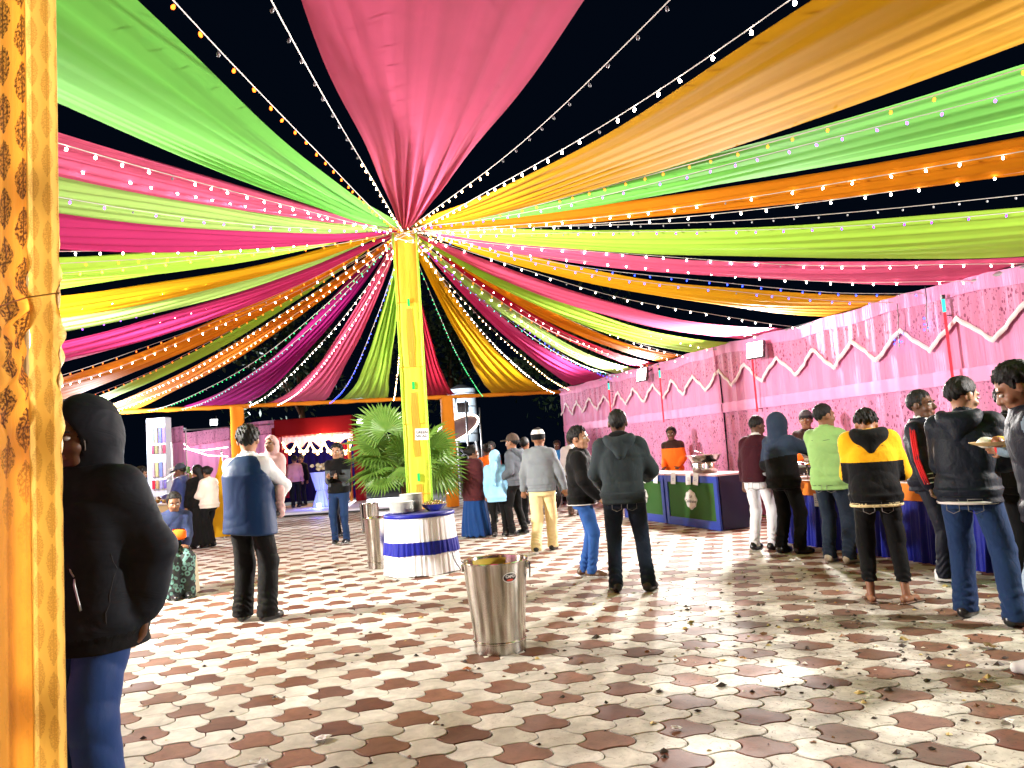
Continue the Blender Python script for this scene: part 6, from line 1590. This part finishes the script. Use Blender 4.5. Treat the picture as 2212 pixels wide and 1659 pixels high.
ww = G(690, 1112); wk = MB().box((ww[0], 23.2, .05), (4.2, 4.6, .11), bev=.02).build('walkway', plain('white_carpet', (.62, .60, .66), .6, 0, .1, 3, .2)); tag(wk, kind='structure')
wk2 = MB().box((ww[0], 20.88, .03), (4.3, .05, .05)).build('step_edging', BLACKM); tag(wk2, 'black edging strip along the front of the white walkway', 'edging')
# draped flower stand lit blue at the gateway
fs = gp(697, 1085, 23.0); e = empty('draped_stand', (fs[0], fs[1], .11))
sat = cloth('pale_blue_satin', (.42, .48, .85), .35, .1, .2)
v, f = skirt(.30, .14, 0, .55, 60, .015, 3, 8); mk('lower_drape', v, f, sat, e, True); v, f = skirt(.16, .34, .5, 1.05, 60, .02, 5, 8); mk('upper_drape', v, f, sat, e, True)
for k in range(16): a = random.uniform(0, 6.28); r = random.uniform(0, .28); MB().lathe([(0, -.06), (.07, -.02), (.06, .03), (0, .06)], c=(r * math.cos(a), r * math.sin(a), 1.12 + .16 * random.random()), n=7).build('flower', plain('cream_flower', (.75, .62, .38), .6), e, True)
tag(e, 'pale blue satin draped flower stand at the gateway', 'flower stand')
bl = MB().lathe([(0, 0), (.06, 0), (.07, .12), (.05, .13), (0, .10)], n=14).build('uplight', emit('blue_uplight', (.08, .10, 1), 40), None, True, loc=(fs[0] + .05, fs[1] - .62, .115)); tag(bl, 'small blue uplight at the foot of the draped stand', 'lamp')
ld = bpy.data.lights.new('uplight_lamp', 'POINT'); ld.energy = 45; ld.color = (.12, .16, 1); ld.shadow_soft_size = .08; lo = bpy.data.objects.new('uplight_lamp', ld); COL.objects.link(lo); lo.location = (fs[0] + .05, fs[1] - .75, .35)
for u, v_, y, face, lab, tp, bt in ((640, 1082, 23.4, 30, 'dark haired person in pink stepping through the gateway', C_('dusty_pink', 190, 130, 130), BLK2), (655, 1084, 24.2, 160, 'person in dark clothes under the gateway', BLK, NAVY2), (742, 1080, 24.4, 200, 'person in maroon beside the lit gateway column', MAR, BLK2)):
    p = atY(u, v_, y); person((p[0], y), face, 1.6, lab, tp, bt, vox=.022, sk='brown', z=.107)

# far pink curtain with rope light swags
for u0, u1, y, lab, zt in ((318, 400, 23.5, 'far pink curtain beyond the tent corner', 2.85), (392, 600, 27.0, 'far pink curtain behind the stall, rope lights across it', 3.0)):
    a = atY(u0, 1000, y); b = atY(u1, 1000, y); e = empty('far_curtain', ((a[0] + b[0]) / 2, y, 0)); L = b[0] - a[0]
    sheet(lambda s, z: (s, .05 * math.sin(s * 9) + .03 * math.sin(s * 23 + z), z + .12 * math.sin(s * .9)), -L / 2, L / 2, .02, zt - .45, 60, 10, 'lower_curtain', WPL, e)
    sheet(lambda s, z: (s, -.06 + .05 * math.sin(s * 9 + 1) + .02 * math.sin(s * 31), z + .12 * math.sin(s * .9)), -L / 2, L / 2, zt - .5, zt, 60, 5, 'net_valance', WNET, e)
    MB().tube([(-L / 2, 0, zt - .02), (L / 2, 0, zt - .02)], .03, 6).build('rail', GALV, e)
    for k in range(3):
        x = -L / 2 + L * k / 2; MB().tube([(x, .1, 0), (x, .1, zt)], .025, 6).build('post', GALV, e)
    tag(e, lab, 'curtain', 'far pink curtains')
for pts, lab in (([(372, 925, 26.5), (390, 952, 26.5), (412, 972, 26.5), (450, 984, 26.5), (492, 986, 26.5)], 'lower white rope light swag over the far curtain'), ([(362, 966, 26.4), (400, 970, 26.4), (440, 973, 26.4), (492, 966, 26.4)], 'upper white rope light swag over the far curtain')):
    P = [atY(*q) for q in pts]; o = MB().tube(P, .02, 5).build('rope_light', ROPEW, None, True); tag(o, lab, 'rope light', 'white rope lights')

# display board at the tent corner
a = atY(313, 1000, 17.3); b = atY(362, 1000, 17.5); e = empty('display_board', ((a[0] + b[0]) / 2, 17.4, 0), rad(-12)); Wd = np.hypot(*(b[:2] - a[:2]))
board_m = plain('board_white', (.42, .47, .56), .4, 0, .05, 6, .02)
MB().box((0, .12, 1.38), (Wd + .04, .22, 2.76), bev=.01).build('cabinet', board_m, e)
rc = random.Random(2)
for cix, x in enumerate((-.09, .01, .12, .22)):
    for r_, (z, h_, col) in enumerate([(2.35, .36, [(.10, .16, .16), (.16, .15, .10), (.03, .05, .5), (.10, .06, .45)][cix]), (2.02, .20, [(.12, .02, .05), (.10, .10, .04), (.16, .12, .12), (.20, .01, .04)][cix]), (1.55, .34, [(.30, .20, .25), (.25, .25, .12), (.08, .12, .40), (.3, .25, .3)][cix]), (1.2, .20, [(.45, .01, .03), (.3, .2, .1), (.2, .2, .4), (.1, .08, .3)][cix]), (.75, .35, [(.3, .3, .3), (.35, .3, .2), (.05, .06, .5), (.4, .3, .3)][cix])]):
        MB().box((x, .002, z), (.07, .012, h_)).build('picture_tile', plain('tile_%d_%d' % (cix, r_), col, .3, 0, .4, 25, 0), e)
tag(e, 'tall white display board with coloured picture tiles at the tent corner', 'display board')
# food stall in front of it
sp0 = G(352, 1172); e = empty('food_stall', (sp0[0] - .55, sp0[1], 0), rad(15))
v, f = skirt(.30, .28, 0, .80, 10, .0); MB().box((0, 0, .80), (1.5, .6, .04), bev=.01).build('counter_top', WHITEP, e); MB().box((0, 0, .40), (1.44, .54, .78), bev=.02).build('counter_body', C_('cream_skirt', 216, 200, 150), e)
for x in (-.7, .7): MB().tube([(x, .2, .8), (x, .2, 2.1)], .02, 6).build('stall_post', GALV, e)
for k in range(7): MB().lathe([(0, 0), (.06, .0), (.10, .07), (.105, .075), (.09, .07), (0, .02)], c=(-.6 + .2 * k, -.12 + .12 * (k % 2), .822), n=18).build('brass_bowl', plain('brass', (.65, .42, .12), .28, 1.0, .2, 8, .1), e, True)
tag(e, 'white topped food stall with brass bowls behind the seated guest', 'stall')
gl = plain('gold_foliage', (.55, .42, .16), .5, 0, .3, 14, .2); gg = plain('stall_plant_leaf', (.05, .14, .03), .5, 0, .3, 14, .2)
pe = empty('stall_plant', (sp0[0] + .15, sp0[1] + .9, 0)); MB().lathe([(0, 0), (.15, 0), (.2, .35), (.21, .37), (.17, .36), (0, .33)], n=20).build('pot', plain('terracotta', (.35, .14, .07), .7), pe, True)
MB().tube([(0, 0, .3), (.02, 0, .9), (0, .02, 1.4)], [.03, .025, .015], 6).build('stem', WOOD, pe, True); rc = random.Random(9)
for k in range(46):
    a = rc.uniform(0, 6.28); el = rc.uniform(-.3, 1.2); L = rc.uniform(.3, .6); st = Vector((0, 0, rc.uniform(.6, 1.5))); d = Vector((math.cos(a) * math.cos(el), math.sin(a) * math.cos(el), math.sin(el))); sd = d.cross(Vector((0, 0, 1))).normalized() * L * .16
    m1 = st + d * L * .5; tip = st + d * L - Vector((0, 0, .12)); mk('leaf', [st, m1 - sd, m1 + Vector((0, 0, .03)), m1 + sd, tip], [(0, 1, 2), (0, 2, 3), (1, 4, 2), (2, 4, 3)], gg if k % 3 else gl, pe)
tag(pe, 'leafy plant with gold touched leaves beside the food stall', 'plant')
yc = atY(478, 1040, 15.6); o = mk('yellow_drape', [(0, 0, 1.75), (-.22, .03, 1.1), (.0, -.03, 1.05), (.2, .03, 1.0), (-.34, 0, .05), (-.1, -.05, .05), (.12, .04, .05), (.3, 0, .05), (-.10, .05, 1.4), (.10, -.02, 1.4)], [(0, 8, 9), (8, 1, 2), (8, 2, 9), (9, 2, 3), (1, 4, 5, 2), (2, 5, 6), (2, 6, 7, 3)], drape_mat('stall_yellow', (.80, .46, .02), .3), None, True, (yc[0], yc[1], 0)); tag(o, 'yellow cloth hanging beside the cream sweater guest', 'drape')
py = empty('drape_pole', (yc[0], yc[1] + .06, 0)); MB().tube([(0, 0, 0), (0, 0, 1.8)], .02, 6).build('pipe', GALV, py); MB().lathe([(0, 1.8), (.03, 1.81), (0, 1.85)], n=8).build('finial', GALV, py); tag(py, 'thin metal pole carrying the yellow cloth', 'pole')

# far floodlights on masts
def mast(u, v_, y, power, lab, mlab, size=.3, col=(.85, .92, 1), aim=None):
    p = atY(u, v_, y); e = empty('lamp_mast', (p[0], y + .25, 0)); MB().tube([(0, 0, 0), (0, 0, p[2] + .3)], [.06, .04], 8).build('shaft', GALV, e, True); MB().box((0, 0, .02), (.3, .3, .04)).build('base_plate', GALV, e); tag(e, mlab, 'mast', 'lamp masts')
    floodlight(p, aim if aim is not None else (p[0] * .6, y - 9, .5), power, lab, size, col, mount=(p[0], y + .25, p[2] + .1))
mast(462, 912, 33, 900, 'bright floodlight glaring above the far curtain', 'mast behind the far curtain', .3)
mast(779, 912, 28, 700, 'bright floodlight at the end of the red gateway header', 'mast beside the red gateway', .26)

# water tower with lit round sign board
TY = 27.0; b0 = atY(1012, 1080, TY); e = empty('water_tower', (b0[0], TY, 0)); o0 = np.array([b0[0], TY, 0])
tl = atY(985, 840, TY); tr_ = atY(1046, 840, TY); tz0 = atY(1010, 955, TY)[2]; tz1 = atY(1010, 838, TY)[2]; R_ = (tr_[0] - tl[0]) / 2
autosmooth(MB().lathe([(0, tz0), (R_ * .96, tz0), (R_, tz0 + .06), (R_, tz1 - .1), (R_ * .97, tz1 - .04), (R_ * .3, tz1 + .12), (0, tz1 + .14)], n=40).build('tank', plain('tank_white', (.60, .66, .72), .5, 0, .15, 2, .1), e), 40)
for z in np.linspace(tz0 + .3, tz1 - .2, 4): MB().lathe([(R_ + .002, z - .02), (R_ + .025, z), (R_ + .002, z + .02)], n=40).build('band', GALV, e, True)
for sx_ in (-1, 1):
    for sy_ in (-1, 1): MB().tube([(sx_ * R_ * 1.25, sy_ * R_ * 1.25, 0), (sx_ * R_ * .8, sy_ * R_ * .8, tz0)], .05, 6).build('leg', GALV, e)
for z0_, z1_ in ((.2, 1.0), (1.0, tz0 - .05)):
    for s1, s2 in (((-1, -1), (1, -1)), ((1, -1), (1, 1)), ((1, 1), (-1, 1)), ((-1, 1), (-1, -1))):
        k0 = 1.25 - .45 * z0_ / tz0; k1 = 1.25 - .45 * z1_ / tz0
        MB().tube([(s1[0] * R_ * k0, s1[1] * R_ * k0, z0_), (s2[0] * R_ * k1, s2[1] * R_ * k1, z1_)], .022, 5).build('brace', GALV, e); MB().tube([(s2[0] * R_ * k0, s2[1] * R_ * k0, z0_), (s1[0] * R_ * k1, s1[1] * R_ * k1, z1_)], .022, 5).build('brace', GALV, e)
tag(e, 'white water tank on a braced steel tower beyond the tent', 'water tower')
floodlight(atY(1000, 880, TY - 2.2), (b0[0] + .3, TY, tz1 - .6), 70, 'floodlight shining up at the white water tank', .35, (.8, .92, 1), mount=atY(998, 905, TY - 2.2))
pl_ = atY(998, 1085, TY - 2.0); mm = empty('lamp_mast', (pl_[0], TY - 2.0, 0)); MB().tube([(0, 0, 0), (0, 0, 3.4)], [.05, .035], 8).build('shaft', GALV, mm, True); MB().box((0, 0, .02), (.3, .3, .04)).build('base_plate', GALV, mm); tag(mm, 'slim mast in front of the water tower', 'mast', 'lamp masts')
c0 = atY(985, 928, 24.0); e = empty('oval_sign', c0); MB().lathe([(0, -.02), (.78, -.02), (.80, 0), (.78, .02), (0, .02)], n=48, sy=.42).build('panel', plain('sign_brown', (.20, .12, .12), .5, 0, .3, 9, .1), e, True)
pts = [(.80 * math.cos(a), .34 * math.sin(a), 0) for a in np.linspace(0, 2 * PI, 48)]; MB().tube(pts, .035, 6, False).build('rim_light', emit('sign_rim', (1, .86, .66), 9), e, True)
e.rotation_euler = (rad(72), rad(-24), 0)
MB().tube([(0, 0, -.02), (0, .1, -.3)], .03, 6).build('bracket', GALV, e); tag(e, 'oval sign panel with a glowing white rim under the water tank', 'sign')
sg = empty('sign_post', (c0[0], 24.35, 0)); MB().tube([(0, 0, 0), (0, 0, c0[2])], .04, 8).build('shaft', GALV, sg); MB().box((0, 0, .02), (.25, .25, .04)).build('base_plate', GALV, sg); tag(sg, 'steel post carrying the oval sign', 'post')
for u, t0, t1, y, lab in ((1010, 865, 1095, 22.5, 'thin leaning steel pole right of the orange post'), (1040, 880, 1095, 24.5, 'thin steel pole at the edge of the dark gap')):
    a = atY(u + 8, t1, y); b = atY(u - 4, t0, y); a[2] = 0; o = empty('steel_pole', a); MB().tube([(0, 0, 0), b - a], .03, 6).build('shaft', GALV, o, True); MB().lathe([(0, 0), (.06, 0), (.05, .03), (0, .03)], n=10).build('foot', GALV, o, True); tag(o, lab, 'pole', 'thin steel poles')

# motorbike
mp = G(1216, 1104); e = empty('motorbike', (mp[0] + .12, mp[1], 0), rad(-62)); TY_ = plain('tyre_rubber', (.02, .02, .02), .8); CHR = plain('chrome', (.7, .7, .7), .15, 1.0)
def wheel(x):
    wv = empty; m = MB(); R1 = .29
    tor = []
    for i in range(28):
        a = 2 * PI * i / 28
        for j in range(8): b = 2 * PI * j / 8; r = R1 + .048 * math.cos(b); m.v.append((x + r * math.cos(a), .045 * math.sin(b), .338 + r * math.sin(a)))
    for i in range(28):
        for j in range(8): a = i * 8 + j; b = i * 8 + (j + 1) % 8; c = ((i + 1) % 28) * 8 + j; d = ((i + 1) % 28) * 8 + (j + 1) % 8; m.f.append((a, c, d, b))
    w_ = m.build('wheel', TY_, e, True)
    MB().tube([(x + .245 * math.cos(a), 0, .338 + .245 * math.sin(a)) for a in np.linspace(0, 2 * PI, 28)], .016, 6, False).build('rim', CHR, w_, True)
    for k in range(6): a = k * PI / 3; MB().tube([(x, 0, .338), (x + .24 * math.cos(a), 0, .338 + .24 * math.sin(a))], .012, 5).build('spoke', CHR, w_)
    MB().tube([(x, -.06, .338), (x, .06, .338)], .035, 10).build('hub', CHR, w_)
wheel(-.63); wheel(.63)
MB().tube([(-.63, .07, .338), (-.2, .08, .42), (.2, .06, .45), (.42, .0, .85), (.1, 0, .82), (-.5, .05, .72)], .025, 6).build('frame', BLACKM, e, True)
F = Field((-.35, -.2, .5), (.5, .2, 1.1), .025); F.ell((.16, 0, .86), (.26, .13, .12), 0); F.mesh('fuel_tank', plain('bike_blue', (.02, .05, .22), .25), e)
F = Field((-.75, -.2, .5), (.1, .2, 1.1), .025); F.cone((-.5, 0, .84), (.0, 0, .80), .09, .10, .02); F.mesh('seat', BLACKM, e)
F = Field((-.3, -.2, .2), (.4, .2, .7), .025); F.ell((.05, 0, .46), (.2, .14, .16), 0); F.mesh('engine', DARKM, e)
for sy_ in (-1, 1): MB().tube([(.63, sy_ * .09, .338), (.44, sy_ * .09, .95)], .022, 6).build('fork', CHR, e)
MB().tube([(.36, -.34, 1.06), (.44, -.12, 1.02), (.44, .12, 1.02), (.36, .34, 1.06)], .014, 6).build('handlebar', BLACKM, e, True)
MB().lathe([(0, -.05), (.07, -.04), (.085, .03), (0, .045)], c=(.54, 0, .92), n=14).build('headlight', CHR, e, True)
MB().tube([(-.05, .1, .32), (-.75, .14, .36)], [.035, .045], 8).build('exhaust', CHR, e, True)
tag(e, 'parked motorbike whose wheel shows beside the walking guest', 'motorbike')

# dim trees behind the tent
def tree(x, y, h, r, lab, seed):
    rn = np.random.RandomState(seed); e = empty('tree', (x, y, 0))
    tr = MB(); tr.tube([(0, 0, 0), (.1, 0, h * .3), (-.05, .1, h * .6)], [.22, .16, .08], 8)
    for k in range(6): a = rn.uniform(0, 6.28); tr.tube([(0, 0, h * rn.uniform(.3, .55)), (r * .5 * math.cos(a), r * .5 * math.sin(a), h * rn.uniform(.6, .85))], [.07, .02], 5)
    tr.build('trunk', WOOD, e, True)
    N = 2600; cl = rn.normal(0, 1, (26, 3)); cl /= np.linalg.norm(cl, axis=1)[:, None]; cl *= rn.uniform(.3, 1, (26, 1)); v = []; f = []
    for k in range(N):
        c = cl[rn.randint(26)] * [r, r, h * .33] + [0, 0, h * .68] + rn.normal(0, r * .17, 3); a = rn.normal(0, 1, 3); a /= np.linalg.norm(a); b = np.cross(a, rn.normal(0, 1, 3)); b /= np.linalg.norm(b); s_ = rn.uniform(.09, .2); n = len(v)
        v += [c - a * s_, c + b * s_ * .45, c + a * s_, c - b * s_ * .45]; f.append((n, n + 1, n + 2, n + 3))
    mk('crown', v, f, plain('dark_leaf', (.035, .07, .02), .6, 0, .3, 2, 0), e); tag(e, lab, 'tree', 'dark trees behind the tent')
tree(-9.5, 33, 9, 3.2, 'dim tree behind the purple canopy strip', 1); tree(-3.0, 36, 10, 3.4, 'dim tree behind the pink strip over the gateway', 2); tree(3.2, 34, 8.5, 3.0, 'dim tree in the dark gap beside the pink wall', 3)
